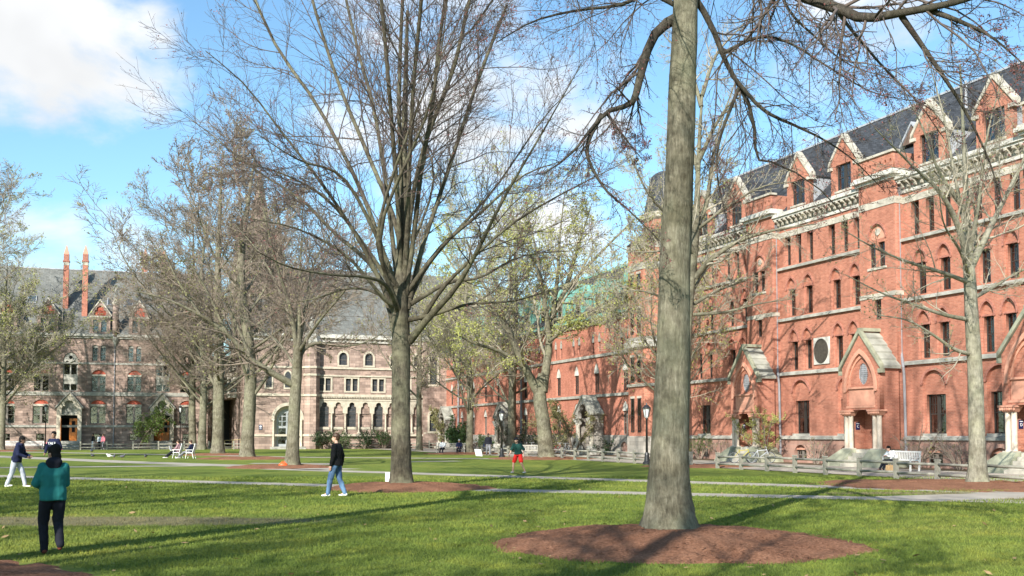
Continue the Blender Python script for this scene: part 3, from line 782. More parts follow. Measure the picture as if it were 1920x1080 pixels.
# chimneys with pyramid caps
for x, y, w in ((-6.2, 2.6, .6), (-3.98, 1.9, .62), (2.6, 8.8, .62), (4.9, 8.8, .62)):
    top = 23.5 if y < 5 else 24.6
    c = MB().box(x - w / 2, x + w / 2, y - w / 2, y + w / 2, 15.0, top - .9).obj('chimney', M_BRICKW, ro)
    MB().box(x - w / 2 - .02, x + w / 2 + .02, y - w / 2 - .02, y + w / 2 + .02, top - 1.3, top - .95).obj('stone_band', M_TRIM, c)
    MB().box(x - w / 2 - .09, x + w / 2 + .09, y - w / 2 - .09, y + w / 2 + .09, top - .9, top - .72).box(x - w / 2, x + w / 2, y - w / 2, y + w / 2, top - .72, top + .05).obj('chimney_head', M_BRICKD, c)
    MB().hexa([(x - w / 2, y - w / 2, top + .05), (x + w / 2, y - w / 2, top + .05), (x + w / 2, y + w / 2, top + .05), (x - w / 2, y + w / 2, top + .05)], [(x - .03, y - .03, top + 1.15), (x + .03, y - .03, top + 1.15), (x + .03, y + .03, top + 1.15), (x - .03, y + .03, top + 1.15)]).obj('chimney_cap', M_PINKTRIM, c)
# pinnacle turret
for x in (-.32,):
    t = MB().lathe([(.36, 13.4), (.36, 17.3)], (x, -.05, 0), 10).obj('pinnacle', M_BROWN, dur, True)
    MB().lathe([(.38, 17.3), (.47, 17.45), (.47, 17.62), (.36, 17.66)], (x, -.05, 0), 10).lathe([(.37, 17.66), (.1, 19.1), (.12, 19.2), (.05, 19.45)], (x, -.05, 0), 10).obj('spirelet', M_TRIM, t)
    MB().lathe([(.1, 12.3), (.42, 13.3), (.42, 13.4)], (x, -.05, 0), 10).obj('corbel', M_TRIMG, t)
# doors: gabled stone porch with trefoil head, oak double door, steps
for x in DOORS:
    P = link('porch', fill([[(x - 1.38, .9), (x - .92, .9), (x - .92, 3.98), (x + .92, 3.98), (x + .92, .9), (x + 1.38, .9), (x + 1.38, 4.85), (x, 6.6), (x - 1.38, 4.85)], trefoil(x, 1.7, 4.1, 4.4, 5.75)], .5, -.5), M_CREAM, dur)
    MB().box(x - .92, x + .92, -.42, -.1, 3.985, 4.1).obj('lintel', M_TRIMG, P)
    link('tympanum', fill([trefoil(x, 1.68, 4.105, 4.4, 5.73)], .06, -.12), M_TRIMG, P)
    for sg in (-1, 1):
        MB().hexa([(x + sg * 1.55, -.62, 4.75), (x + sg * 1.55, 0, 4.75), (x, 0, 6.62), (x, -.62, 6.62)], [(x + sg * 1.55, -.62, 4.95), (x + sg * 1.55, 0, 4.95), (x, 0, 6.85), (x, -.62, 6.85)]).obj('gable_coping', M_TRIMG, P)
    d = MB().box(x + .0, x + .86, .02, .09, .95, 3.6).obj('door', M_DOOR, P)
    MB().box(x + .26, x + .62, -.0, .019, 2.0, 3.3).obj('pane', M_DARK, d)
    MB().box(x + .1, x + .78, .0, .019, 1.1, 1.8).obj('panel', M_DOOR, d)
    d2 = MB().box(-.86, 0, -.03, .04, .95, 3.6).obj('door', M_DOOR, P); d2.location = (x - .86, .05, 0); d2.rotation_euler.z = R(-100 if x < 0 else -20); d2.location.x = x - .04 if x > 0 else x - .88
    if x < 0: d2.location = (x - .86, .02, 0); d2.rotation_euler.z = R(90)
    MB().box(-.62, -.26, -.05, -.031, 2.0, 3.3).obj('pane', M_DARK, d2)
    MB().box(x - .9, x + .9, .05, .85, 3.62, 3.95).obj('transom', M_DARK, P)
    for i in range(5): MB().box(x - 1.25, x + 1.25, -2.0 + i * .3, -.02, i * .19, (i + 1) * .19 - .002).obj('step', M_TRIMG, P)
    tw_ = link('tall_window', fill([arch(x, 1.6, 6.92, 10.5, 11.46), rect(x - .7, x - .07, 6.98, 7.7), rect(x + .07, x + .7, 6.98, 7.7), arch(x - .38, .62, 8.85, 10.0, 10.5, 5), arch(x + .38, .62, 8.85, 10.0, 10.5, 5), [(x + .2 * math.cos(a * math.pi / 5), 10.85 + .2 * math.sin(a * math.pi / 5)) for a in range(10)]], .12, .1), M_TRIMG, dur)
    MB().box(x - .75, x + .75, .25, .26, 6.95, 10.9).obj('pane', M_GLASS, tw_)
for x in (-.35,): MB().tube([(x, -.06, 13.0), (x, -.06, .2)], .07, 6).obj('downpipe', M_PIPE, dur)

# ------------------------------------------------------------------ the chapel
CP = Vector((-8.2, 131.9, 0))
cha = thing('brownstone_chapel', 'brownstone chapel with cream arcade, round-headed portal and tall tapering tower', 'building', CP, R(21.2))
X0, X1 = -24.4, .6
AR = [-15.05 + 1.64 * i for i in range(8)]
HO = []
for i, x in enumerate(AR): HO.append(trefoil(x, 1.12, 2.62, 4.55, 5.55))
MIDX = [-15.05, -11.8, -8.56, -5.3]
for x in MIDX: HO += [rect(x - .72, x - .1, 6.9, 8.38), rect(x + .1, x + .72, 6.9, 8.38)]
UPX = [-12.85, -9.7, -6.5, -3.6]
for x in UPX: HO.append(arch(x, 1.0, 10.0, 10.95, 11.5))
for x in (-15.7,): pass
link('stone_wall', fill([rect(-16.2, -3.0, -.1, 12.7)] + HO, .4, 0), M_CHAPEL, cha)
link('stone_wall', fill([rect(-2.998, X1, -.1, 13.0), arch(-1.7, .95, 7.85, 11.2, 11.95), trefoil(-1.74, .9, 2.1, 3.8, 4.5)], .4, -.35), M_CHAPEL, cha)
# arcade facing: cream spandrels and shafts
sp = [rect(-15.95, -3.02, 4.25, 5.72)] + [trefoil(x, 1.1, 4.252, 4.55, 5.54) for x in AR]
link('arcade_front', fill(sp, .1, -.1), M_CREAM, cha)
for i in range(9):
    x = AR[0] - .82 + 1.64 * i
    MB().lathe([(.14, 1.95), (.1, 2.05), (.09, 3.95), (.17, 4.2)], (x, -.22, 0), 8).box(x - .2, x + .2, -.36, -.02, 4.2, 4.26).box(x - .17, x + .17, -.36, -.02, 1.8, 1.96).obj('arcade_shaft', M_CREAM, cha)
for i, x in enumerate(AR):
    if i % 2 == 0:
        p = link('leaded_window', fill([trefoil(x, 1.1, 2.64, 4.55, 5.52)], .02, .24), plain('leaded_glass', (.05, .055, .06), .35, .5, 9), cha)
        b = MB()
        for q in range(1, 6): b.box(x - .5, x + .5, .215, .235, 2.64 + q * .45 - .015, 2.64 + q * .45 + .015)
        b.obj('glazing_bar', M_FRAMEL, p)
    else: link('blind_panel', fill([trefoil(x, 1.1, 2.64, 4.55, 5.53)], .08, .14), M_CHAPEL, cha)
    MB().box(x - .6, x + .6, -.06, .2, 2.3, 2.61).obj('window_sill', M_CREAM, cha)
for x in MIDX:
    link('window_surround', fill([rect(x - .92, x + .92, 6.72, 8.58), rect(x - .72, x - .1, 6.9, 8.38), rect(x + .1, x + .72, 6.9, 8.38)], .08, -.06), M_CREAM, cha)
    for dx in (-.41, .41):
        p = MB().box(x + dx - .3, x + dx + .3, .2, .22, 6.9, 8.38).obj('leaded_window', plain('leaded_glass', (.05, .055, .06), .35, .5, 9), cha)
        MB().box(x + dx - .3, x + dx + .3, .17, .199, 7.6, 7.66).obj('glazing_bar', M_FRAMEL, p)
for x in UPX:
    link('window_surround', fill([arch(x, 1.42, 9.8, 10.95, 11.76), arch(x, 1.0, 10.0, 10.95, 11.5)], .08, -.06), M_CREAM, cha)
    p = link('leaded_window', fill([arch(x, .98, 10.0, 10.95, 11.48)], .02, .2), plain('leaded_glass', (.05, .055, .06), .35, .5, 9), cha)
    MB().box(x - .48, x + .48, .17, .199, 10.6, 10.65).obj('glazing_bar', M_FRAMEL, p)
for z0, za, zs, w in ((7.85, 11.95, 11.2, .95),):
    link('window_surround', fill([arch(-1.7, 1.4, 7.6, 11.2, 12.2), arch(-1.7, .95, 7.85, 11.2, 11.95)], .08, -.41), M_CREAM, cha)
    link('leaded_window', fill([arch(-1.7, .93, 7.85, 11.2, 11.93)], .02, -.15), plain('leaded_glass', (.05, .055, .06), .35, .5, 9), cha)
link('window_surround', fill([arch(-1.74, 1.4, 1.85, 3.9, 4.8), trefoil(-1.74, .9, 2.1, 3.8, 4.5)], .08, -.41), M_CREAM, cha)
link('leaded_window', fill([trefoil(-1.74, .88, 2.1, 3.8, 4.48)], .02, -.15), plain('leaded_glass', (.05, .055, .06), .35, .5, 9), cha)
b = MB()
for z0, z1, p in ((1.5, 1.74, .35), (6.2, 6.5, .22), (5.74, 5.92, .16), (8.6, 8.78, .14), (9.5, 9.74, .14)): b.box(-16.0, -3.0, -p, .1, z0, z1)
b.obj('string_course', M_CREAM, cha)
dn = MB()
for i in range(64): dn.box(-15.9 + i * .2, -15.8 + i * .2, -.2, 0, 6.02, 6.198)
tag(dn.obj('dentil', M_CREAM, cha), kind='stuff')
b = MB(); b.box(X0, X1, -.2, .4, 12.7, 12.9); b.box(X0, X1, -.45, .4, 13.15, 13.6); b.obj('cornice', M_TRIMW, cha)
for i in range(42): link('bracket', BRK, None, cha, (X0 + .4 + i * .6, -.1, 12.8))
MB().box(X0, X1, -.1, .38, 12.902, 13.148).obj('frieze', M_TRIM, cha)
# portal bay
pw = [rect(X0, -16.202, -.1, 12.7), arch(-19.4, 3.1, .3, 3.5, 5.05, 12)]
link('stone_wall', fill(pw, .5, -.1), M_CHAPEL, cha)
P = link('portal_arch', fill([hood(-19.4, 3.1, 3.5, 5.05, .32, 14)], .22, -.28), M_CREAM, cha)
for k, (w, za, y) in enumerate(((2.75, 4.875, .0), (2.4, 4.7, .16))):
    link('portal_order', fill([arch(-19.4, 3.1 - k * .35, .3, 3.5, 5.05 - k * .175, 12), arch(-19.4, w, .302, 3.5, za, 12)], .14, y), M_CREAM, P)
for sg in (-1, 1):
    MB().lathe([(.16, .3), (.11, .42), (.11, 3.3), (.2, 3.5)], (-19.4 + sg * 1.62, -.2, 0), 8).obj('portal_shaft', M_CREAM, P, True)
dd = link('portal_door', fill([arch(-19.4, 2.38, .3, 3.5, 4.68, 12)] + [rect(-19.4 + a, -19.4 + a + .42, z, z + .5) for a in (-1.02, -.52, .1, .6) for z in (2.7, 3.3)] + [rect(-19.4 + a, -19.4 + a + .42, 3.9, 4.2) for a in (-.52, .1)] + [rect(-19.4 + a, -19.4 + a + .9, .6, 2.45) for a in (-1.0, .1)], .08, .34), plain('grey_door', (.34, .36, .36), .5), cha)
MB().box(-20.6, -18.2, .43, .44, .3, 4.7).obj('pane', M_GLASS, dd); MB().box(-20.7, -18.1, 1.3, 1.35, .3, 4.8).obj('dark_backing', M_DARK, dd)
for i in range(2): MB().box(-21.4, -17.4, -1.2 + i * .4, -.12, i * .15, (i + 1) * .15 - .002).obj('step', M_TRIMG, cha)
b = MB(); b.box(X0, -16.2, -.2, .1, 1.5, 1.74); b.box(X0, -16.2, -.2, .1, 6.2, 6.5); b.box(X0, -16.2, -.2, .1, 9.5, 9.72)
for m_ in (0,): b.obj('string_course', M_CREAM, cha)
bs_ = MB().box(-.19, .19, -.02, .02, -.28, .28).obj('blue_sign', M_BLUE, cha); bs_.location = (-22.5, -.14, 2.55)
MB().box(-.11, .11, -.03, -.021, -.02, .18).box(-.12, .12, -.03, -.021, -.2, -.15).obj('sign_mark', M_WHITE, bs_)
# stair turret beside the portal
t = MB().lathe([(.95, -.1), (.95, 12.3)], (-16.65, -.25, 0), 8, .5).obj('stair_turret', M_CHAPEL, cha)
b = MB()
for z in (1.5, 6.2, 8.6, 9.5): b.lathe([(1.06, z), (1.06, z + .24)], (-16.65, -.25, 0), 8, .5)
b.obj('stone_band', M_CREAM, t)
MB().lathe([(1.05, 12.3), (1.15, 12.5), (1.1, 12.7), (.1, 15.6)], (-16.65, -.25, 0), 8, .5).obj('cone_roof', M_TRIMG, t)
# slender windows above the portal
for x in (-21.6, -19.4):
    p = link('leaded_window', fill([arch(x, .7, 7.2, 8.6, 9.1, 5)], .04, -.12), plain('leaded_glass', (.05, .055, .06), .35, .5, 9), cha)
    link('window_surround', fill([arch(x, 1.0, 7.0, 8.6, 9.3, 5), arch(x, .7, 7.2, 8.6, 9.1, 5)], .1, -.17), M_CREAM, p)
rf = MB(); rf.hexa([(X0, .1, 13.5), (X1 + 5, .1, 13.5), (X1 + 5, 7, 22.2), (X0, 7, 22.2)], [(X0, 0, 13.62), (X1 + 5, 0, 13.62), (X1 + 5, 7, 22.4), (X0, 7, 22.4)])
rf.hexa([(X0, 7, 22.2), (X1 + 5, 7, 22.2), (X1 + 5, 14.4, 13.4), (X0, 14.4, 13.4)], [(X0, 7, 22.4), (X1 + 5, 7, 22.4), (X1 + 5, 14.6, 13.5), (X0, 14.6, 13.5)])
rf.obj('roof', M_SLATEG, cha)
MB().box(X0, X0 + .5, .42, 14, 0, 13.4).box(X0, X1, 14, 14.3, 0, 13.4).obj('side_wall', M_CHAPEL, cha)
MB().box(X0 + .5, X1, 1.6, 1.7, 0, 13).obj('dark_backing', M_DARK, cha)
# tapering tower with pinnacles
cx, cy = -22.1, 5.5
tw = MB().hexa([(cx - 2.0, cy - 2.0, 10), (cx + 2.0, cy - 2.0, 10), (cx + 2.0, cy + 2.0, 10), (cx - 2.0, cy + 2.0, 10)], [(cx - 1.75, cy - 1.75, 24.6), (cx + 1.75, cy - 1.75, 24.6), (cx + 1.75, cy + 1.75, 24.6), (cx - 1.75, cy + 1.75, 24.6)]).obj('tower', M_CHAPEL, cha)
MB().lathe([(1.7, 24.6), (.12, 34.0)], (cx, cy, 0), 8, .5).obj('spire', M_CHAPEL, tw)
b = MB()
for z, q in ((18.2, 2.0), (21.0, 1.95), (24.3, 1.95)): b.box(cx - q, cx + q, cy - q, cy + q, z, z + .35)
b.obj('stone_band', M_CREAM, tw)
for dx in (-.75, .75):
    p = link('belfry_opening', fill([arch(cx + dx, .8, 21.6, 23.4, 24.1)], .1, cy - 2.0), M_DARK, tw)
    link('window_surround', fill([arch(cx + dx, 1.1, 21.5, 23.4, 24.3), arch(cx + dx, .8, 21.6, 23.4, 24.1)], .14, cy - 2.05), M_CREAM, p)
for sx in (-1, 1):
    for sy in (-1, 1):
        MB().lathe([(.42, 17.5), (.42, 25.2), (.52, 25.4), (.05, 28.2)], (cx + sx * 2.0, cy + sy * 2.0, 0), 8, .5).obj('pinnacle', M_CHAPEL, tw)
MB().lathe([(.55, 13.5), (.55, 20.3), (.68, 20.5), (.68, 20.8), (.06, 23.6)], (-25.1, 3.0, 0), 8, .5).obj('pinnacle', M_CREAM, cha)

# ------------------------------------------------------------------ the dark passage between hall and chapel
lk = thing('gateway_building', 'low stone link with dark open carriage passage between brownstone hall and chapel', 'building', (-34.2, 130.5, 0), R(18))
link('stone_wall', fill([rect(-5.0, 3.2, -.1, 8.4), rect(-2.9, 1.6, -.05, 6.0)], .5, 0), M_BROWN, lk)
MB().box(-2.92, 1.62, .5, 9.0, 6.0, 6.3).box(-3.2, -2.9, .5, 9, 0, 6.3).box(1.6, 1.9, .5, 9, 0, 6.3).obj('passage_lining', M_BROWN, lk)
MB().box(-2.9, 1.6, 9.0, 9.2, 0, 6.3).obj('passage_gate', M_IRON, lk)
MB().hexa([(-5.2, -.2, 8.4), (3.4, -.2, 8.4), (3.4, 9, 8.4), (-5.2, 9, 8.4)], [(-5.2, -.2, 8.6), (3.4, -.2, 8.6), (3.4, 4.5, 11.6), (-5.2, 4.5, 11.6)]).obj('roof', M_SLATEG, lk)
# pale gabled oriel above the passage
og = MB().box(-.7, .9, -.9, -.01, 6.2, 8.8).obj('oriel', M_TRIMW, lk)
window(og, .1, 6.8, 1.1, 1.5, -1.0, 2, 2, True, M_FRAMEL)
MB().prism([(-.95, 8.8), (1.15, 8.8), (.1, 10.4)], -1.0, .3).obj('oriel_gable', M_TRIM, og)
hr = thing('handrail', 'yellowish metal ramp handrail at the mouth of the dark passage', 'handrail', gnd(436, 842), R(18))
for x in (-.9, 0, .9): MB().tube([(x, 0, 0), (x, 0, 1.0)], .035, 6).obj('post', plain('ochre_metal', (.45, .36, .16), .5), hr)
for z in (.5, 1.0): MB().tube([(-.9, 0, z), (.9, 0, z + .12)], .03, 6).obj('rail', plain('ochre_metal', (.45, .36, .16), .5), hr)

# ------------------------------------------------------------------ ground, paths, beds, mulch


def lawn_mat(t, bs, out):
    v = coords(t)
    n1 = noise(t, v, .16, 5, .6); n2 = noise(t, v, 1.1, 5, .6); n3 = noise(t, v, 14, 4, .7); n4 = noise(t, v, 60, 2, .7)
    c = ramp(t, n1, [(.3, (.115, .162, .036)), (.5, (.17, .218, .048)), (.7, (.225, .25, .062))])
    c = mixc(t, .75, c, ramp(t, n2, [(.28, (.5, .62, .5)), (.5, (1, 1, 1)), (.7, (1.5, 1.25, 1.0))]), 'MULTIPLY')
    c = mixc(t, .7, c, ramp(t, n3, [(.3, (.6, .65, .6)), (.55, (1, 1, 1)), (.75, (1.3, 1.22, 1.1))]), 'MULTIPLY')
    c = mixc(t, .6, c, ramp(t, n4, [(.3, (.55, .6, .5)), (.6, (1.15, 1.12, 1.0))]), 'MULTIPLY')
    # worn earth: one broad bare streak and small thin patches
    def blob(cx, cy, rx, ry):
        m = t.nodes.new('ShaderNodeMapping'); m.vector_type = 'POINT'
        m.inputs['Location'].default_value = (-cx / rx, -cy / ry, 0); m.inputs['Scale'].default_value = (1 / rx, 1 / ry, 0)
        cc = t.nodes.new('ShaderNodeTexCoord'); t.links.new(cc.outputs['Object'], m.inputs[0])
        l = t.nodes.new('ShaderNodeVectorMath'); l.operation = 'LENGTH'; t.links.new(m.outputs[0], l.inputs[0]); return l.outputs['Value']
    d = None
    for q in ((-8.6, 21.6, 6.2, 1.5), (12.6, 31.6, 5, .8), (15.8, 28.9, 4, 1.0), (-1, 12.5, .1, .1)):
        k = blob(*q); s = t.nodes.new('ShaderNodeMath'); s.operation = 'SUBTRACT'; s.inputs[0].default_value = 1.0; t.links.new(k, s.inputs[1])
        if d is None: d = s.outputs[0]
        else:
            mm = t.nodes.new('ShaderNodeMath'); mm.operation = 'MAXIMUM'; t.links.new(d, mm.inputs[0]); t.links.new(s.outputs[0], mm.inputs[1]); d = mm.outputs[0]
    a = t.nodes.new('ShaderNodeMath'); a.operation = 'MULTIPLY_ADD'; a.inputs[1].default_value = 1.2; t.links.new(noise(t, v, 2.2, 6, .7), a.inputs[0]); t.links.new(d, a.inputs[2])
    bare = ramp(t, a.outputs[0], [(.72, (0, 0, 0)), (1.0, (1, 1, 1))])
    earth = ramp(t, noise(t, v, 5, 6), [(.3, (.16, .125, .08)), (.7, (.24, .19, .125))])
    f = t.nodes.new('ShaderNodeMath'); f.operation = 'MULTIPLY'; f.inputs[1].default_value = .72; t.links.new(bare, f.inputs[0])
    c = mixc(t, f.outputs[0], c, earth)
    t.links.new(c, bs.inputs['Base Color']); bs.inputs['Roughness'].default_value = .9; bs.inputs['Specular IOR Level'].default_value = .1
    bump(t, bs, n4, .7, .04)


lw = MB(); xs = sorted(set([-2500, -400, -150] + list(range(-80, 81, 8)) + [150, 400, 2500])); ys = sorted(set([-300, -80] + list(range(-40, 161, 8)) + [260, 600, 4000]))
lw.v = [(x, y, 0) for y in ys for x in xs]
lw.f = [(j * len(xs) + i, j * len(xs) + i + 1, (j + 1) * len(xs) + i + 1, (j + 1) * len(xs) + i) for j in range(len(ys) - 1) for i in range(len(xs) - 1)]
tag(lw.obj('lawn', mat('lawn_grass', lawn_mat)), kind='structure')


def concrete(t, bs, out):
    v = coords(t); n = noise(t, v, .7, 6, .65); n2 = noise(t, v, 12, 5, .7)
    c = ramp(t, n, [(.3, (.27, .24, .195)), (.6, (.39, .35, .285)), (.75, (.46, .42, .35))])
    c = mixc(t, .5, c, ramp(t, n2, [(.3, (.7, .7, .7)), (.6, (1.05, 1.05, 1.05))]), 'MULTIPLY')
    t.links.new(c, bs.inputs['Base Color']); bs.inputs['Roughness'].default_value = .9


M_CONC = mat('path_concrete', concrete)


def strip(name, pts, width, z=.012, m=None, kind='structure', jit=.06):
    """a path laid on the ground along points, with slightly ragged edges"""
    pts = [Vector((p[0], p[1], 0)) for p in pts]; dense = []
    for a, b_ in zip(pts[:-1], pts[1:]):
        n = max(2, int((b_ - a).length / 1.2))
        dense += [a.lerp(b_, i / n) for i in range(n)]
    dense.append(pts[-1]); v = []; r = random.Random(len(name) + int(abs(pts[0].x) * 10))
    for i, p in enumerate(dense):
        d = (dense[min(i + 1, len(dense) - 1)] - dense[max(i - 1, 0)]).normalized(); nrm = Vector((-d.y, d.x, 0))
        v += [tuple(p + nrm * (width / 2 + r.uniform(-jit, jit)) + Vector((0, 0, z))), tuple(p - nrm * (width / 2 + r.uniform(-jit, jit)) + Vector((0, 0, z)))]
    b = MB().add(v, [(2 * i, 2 * i + 1, 2 * i + 3, 2 * i + 2) for i in range(len(dense) - 1)])
    return tag(b.obj(name, m or M_CONC), kind=kind)


def ext(a, b, ka=0, kb=0):
    d = (b - a).normalized(); return [a - d * ka, b + d * kb]


strip('path', ext(gnd(660, 884), gnd(1700, 917.5), 6, 9), 1.7, .004)
strip('path', ext(gnd(0, 893), gnd(600, 910), 10, 0) + ext(gnd(920, 919), gnd(1700, 936), 0, 3), 1.5, .004)
strip('path', [gnd(1700, 936), gnd(1880, 930), gnd(1960, 925)], 2.4, .008)
strip('path', [gnd(-80, 853), gnd(0, 856), gnd(240, 866.5), gnd(470, 874), gnd(640, 880.5)], 2.6, .004)
strip('path', ext(gnd(0, 877), gnd(300, 874), 15, 10), 1.8, .008)
strip('path', ext(gnd(90, 848.5), gnd(470, 855.5), 10, 0) + [gnd(560, 857.5), gnd(945, 860.5)], 2.0, .012)
strip('path', [gnd(470, 869), gnd(560, 869), gnd(640, 869.5)], 1.6, .008)
strip('path', [gnd(760, 866), gnd(860, 864.5)], 1.6, .004)
# paved walk along the red front, planting bed, walk in front of the far fronts
c1_, c2_ = face(-30, 6.2), face(83, 6.2)
strip('pavement', [c1_, c2_], 7.6, .012, jit=.02)
M_SOIL = plain('planting_soil', (.12, .085, .05), .95, .4, 4, .03)
strip('planting_bed', [face(-30, 1.1), face(82, 1.1)], 2.1, .018, M_SOIL)
Nd = Vector((math.sin(R(17)), -math.cos(R(17)), 0)); Dd = Vector((math.cos(R(17)), math.sin(R(17)), 0)); Pd = Vector((-47.4, 128, 0))


def dface(x, off): return Pd + Dd * x + Nd * off


strip('pavement', [dface(-30, 5.0), dface(12, 5.0), dface(44, 5.0)], 4.2, .008, jit=.02)


def mulch_mat(t, bs, out):
    v = coords(t); n = noise(t, v, 22, 5, .75); n2 = noise(t, v, 1.4, 4)
    c = ramp(t, n, [(.3, (.10, .048, .028)), (.5, (.26, .125, .072)), (.7, (.40, .215, .135))])
    c = mixc(t, .6, c, ramp(t, n2, [(.3, (.65, .6, .6)), (.6, (1.1, 1.1, 1.1))]), 'MULTIPLY')
    t.links.new(c, bs.inputs['Base Color']); bs.inputs['Roughness'].default_value = .95; bs.inputs['Specular IOR Level'].default_value = .1
    bump(t, bs, n, 1.0, .04)


M_MULCH = mat('bark_mulch', mulch_mat)
rm = random.Random(11)


def mulch(c, r, h=.16, chips=0, lab=None, cat='mulch bed'):
    """low heap of bark mulch with a ragged rim; near ones carry loose chips"""
    K = 64; rings = [0, .25, .5, .7, .85, .95, 1.0, 1.03]; ph = [rm.uniform(0, 6.28) for _ in range(6)]
    b = MB()
    for j, q in enumerate(rings):
        for i in range(K):
            a = 2 * math.pi * i / K
            e = 1 + .035 * math.sin(3 * a + ph[0]) + .03 * math.sin(7 * a + ph[1]) + .022 * math.sin(13 * a + ph[2]) + rm.uniform(-.022, .022) * (q > .8)
            z = h * (1 - q ** 2.2) + (rm.uniform(-.03, .035) if 0 < q < 1 else 0) + .02 * math.sin(5 * a + ph[3]) * q * (1 - q) * 2
            b.v.append((c.x + r * q * e * math.cos(a), c.y + r * q * e * math.sin(a), max(z, -.03) if q < 1.02 else -.04))
    for j in range(len(rings) - 1):
        for i in range(K): b.f.append((j * K + i, j * K + (i + 1) % K, (j + 1) * K + (i + 1) % K, (j + 1) * K + i))
    for _ in range(chips):
        a = rm.uniform(0, 6.283); q = math.sqrt(rm.random()) * (1.04 if rm.random() < .8 else 1.16); p = Vector((c.x + r * q * math.cos(a), c.y + r * q * math.sin(a), max(0, h * (1 - q ** 2.2)) + .012))
        l = rm.uniform(.012, .03); w = l * rm.uniform(.25, .5); th = rm.uniform(0, 3.14); d = Vector((math.cos(th), math.sin(th), rm.uniform(-.25, .25))) * l; n = Vector((-math.sin(th), math.cos(th), rm.uniform(-.25, .25))) * w
        b.add([p - d - n, p + d - n * .6, p + d + n * .6, p - d + n], [(0, 1, 2, 3)])
    o = b.obj('mulch_bed', M_MULCH, None, True)
    tag(o, kind='stuff'); o['label'] = lab or 'brown bark mulch'; return o


# ------------------------------------------------------------------ post and rail fences
M_WOOD = plain('weathered_rail', (.235, .225, .185), .85, .3, 4, .006)


def fence(label, p0, p1, step, h=.76):
    d = (p1 - p0); n = max(1, round(d.length / step)); rz = math.atan2(d.y, d.x); st = d.length / n
    root = thing('rail_fence', label, 'fence', p0, rz)
    post = MB().box(-.075, .075, -.075, .075, -.05, h).hexa([(-.095, -.095, h), (.095, -.095, h), (.095, .095, h), (-.095, .095, h)], [(-.08, -.08, h + .05), (.08, -.08, h + .05), (.08, .08, h + .05), (-.08, .08, h + .05)]).mesh('post'); post.materials.append(M_WOOD)
    rail = MB().tube([(0.06, 0, 0), (st - .06, 0, 0)], .052, 8).mesh('rail', True); rail.materials.append(M_WOOD)
    r = random.Random(5)
    for i in range(n + 1):
        o = link('post', post, None, root, (i * st, 0, 0)); o.rotation_euler = (R(r.uniform(-1.5, 1.5)), R(r.uniform(-1.5, 1.5)), 0)
        if i < n:
            for z in (.26, .62):
                q = link('rail', rail, None, root, (i * st, 0, z + r.uniform(-.015, .015))); q.rotation_euler.y = R(r.uniform(-.6, .6))
    return root


fence('weathered post and rail fence along the walk of the red brick hall', Vector((19.6, 29.0, 0)), Vector((10.55, 54.9, 0)), 2.3)
fence('far stretch of post and rail fence before the red wing', Vector((9.6, 57.3, 0)), Vector((-2.6, 92.0, 0)), 2.35)
fence('post and rail fence before the brownstone hall', dface(-6, 8.6), dface(16, 8.6), 2.6, .9)
fence('post and rail fence before the brownstone chapel', dface(18, 8.6), dface(39, 8.6), 2.6, .9)
# ------------------------------------------------------------------ trees
def npmesh(name, V, Fq, smooth=True):
    """mesh from arrays; faces all with the same corner count"""
    me = bpy.data.meshes.new(name); n, k = Fq.shape
    me.vertices.add(len(V)); me.vertices.foreach_set('co', np.ascontiguousarray(V, np.float32).ravel())
    me.loops.add(n * k); me.loops.foreach_set('vertex_index', np.ascontiguousarray(Fq, np.int32).ravel())
    me.polygons.add(n); me.polygons.foreach_set('loop_start', np.arange(0, n * k, k, dtype=np.int32))
    me.polygons.foreach_set('use_smooth', np.full(n, smooth)); me.update(calc_edges=True); return me


def unit(a): return a / np.maximum(np.linalg.norm(a, axis=-1, keepdims=True), 1e-9)


def tubes(P, Rr, k):
    """P n,m,3  Rr n,m -> vertices, quads"""
    n, m, _ = P.shape
    T = np.empty_like(P); T[:, 1:-1] = P[:, 2:] - P[:, :-2]; T[:, 0] = P[:, 1] - P[:, 0]; T[:, -1] = P[:, -1] - P[:, -2]; T = unit(T)
    ref = np.where(np.abs(T[:, :1, 2:3]) < .8, np.array([0, 0, 1.]), np.array([1., 0, 0])); ref = np.broadcast_to(ref, T.shape)
    U = unit(np.cross(T, ref)); Wv = np.cross(U, T)
    a = np.arange(k) * 2 * np.pi / k
    V = P[:, :, None] + (U[:, :, None] * np.cos(a)[None, None, :, None] + Wv[:, :, None] * np.sin(a)[None, None, :, None]) * Rr[:, :, None, None]
    i = (np.arange(n) * m * k)[:, None, None] + (np.arange(m - 1) * k)[None, :, None]
    j = np.arange(k)[None, None, :]; j2 = (j + 1) % k
    F = np.stack([i + j, i + j2, i + j2 + k, i + j + k], -1).reshape(-1, 4)
    return V.reshape(-1, 3), F


def join(parts):
    vs, fs, o = [], [], 0
    for V, F_ in parts: vs.append(V); fs.append(F_ + o); o += len(V)
    return np.concatenate(vs), np.concatenate(fs)


def resample(pts, m):
    """smooth Catmull-Rom polyline of m points"""
    p = np.array(pts, float); q = np.concatenate([[2 * p[0] - p[1]], p, [2 * p[-1] - p[-2]]])
    n = len(p) - 1; t = np.linspace(0, n - 1e-6, m); i = t.astype(int); f = (t - i)[:, None]
    a, b, c, d = q[i], q[i + 1], q[i + 2], q[i + 3]
    return .5 * (2 * b + (c - a) * f + (2 * a - 5 * b + 4 * c - d) * f ** 2 + (3 * b - a - 3 * c + d) * f ** 3)


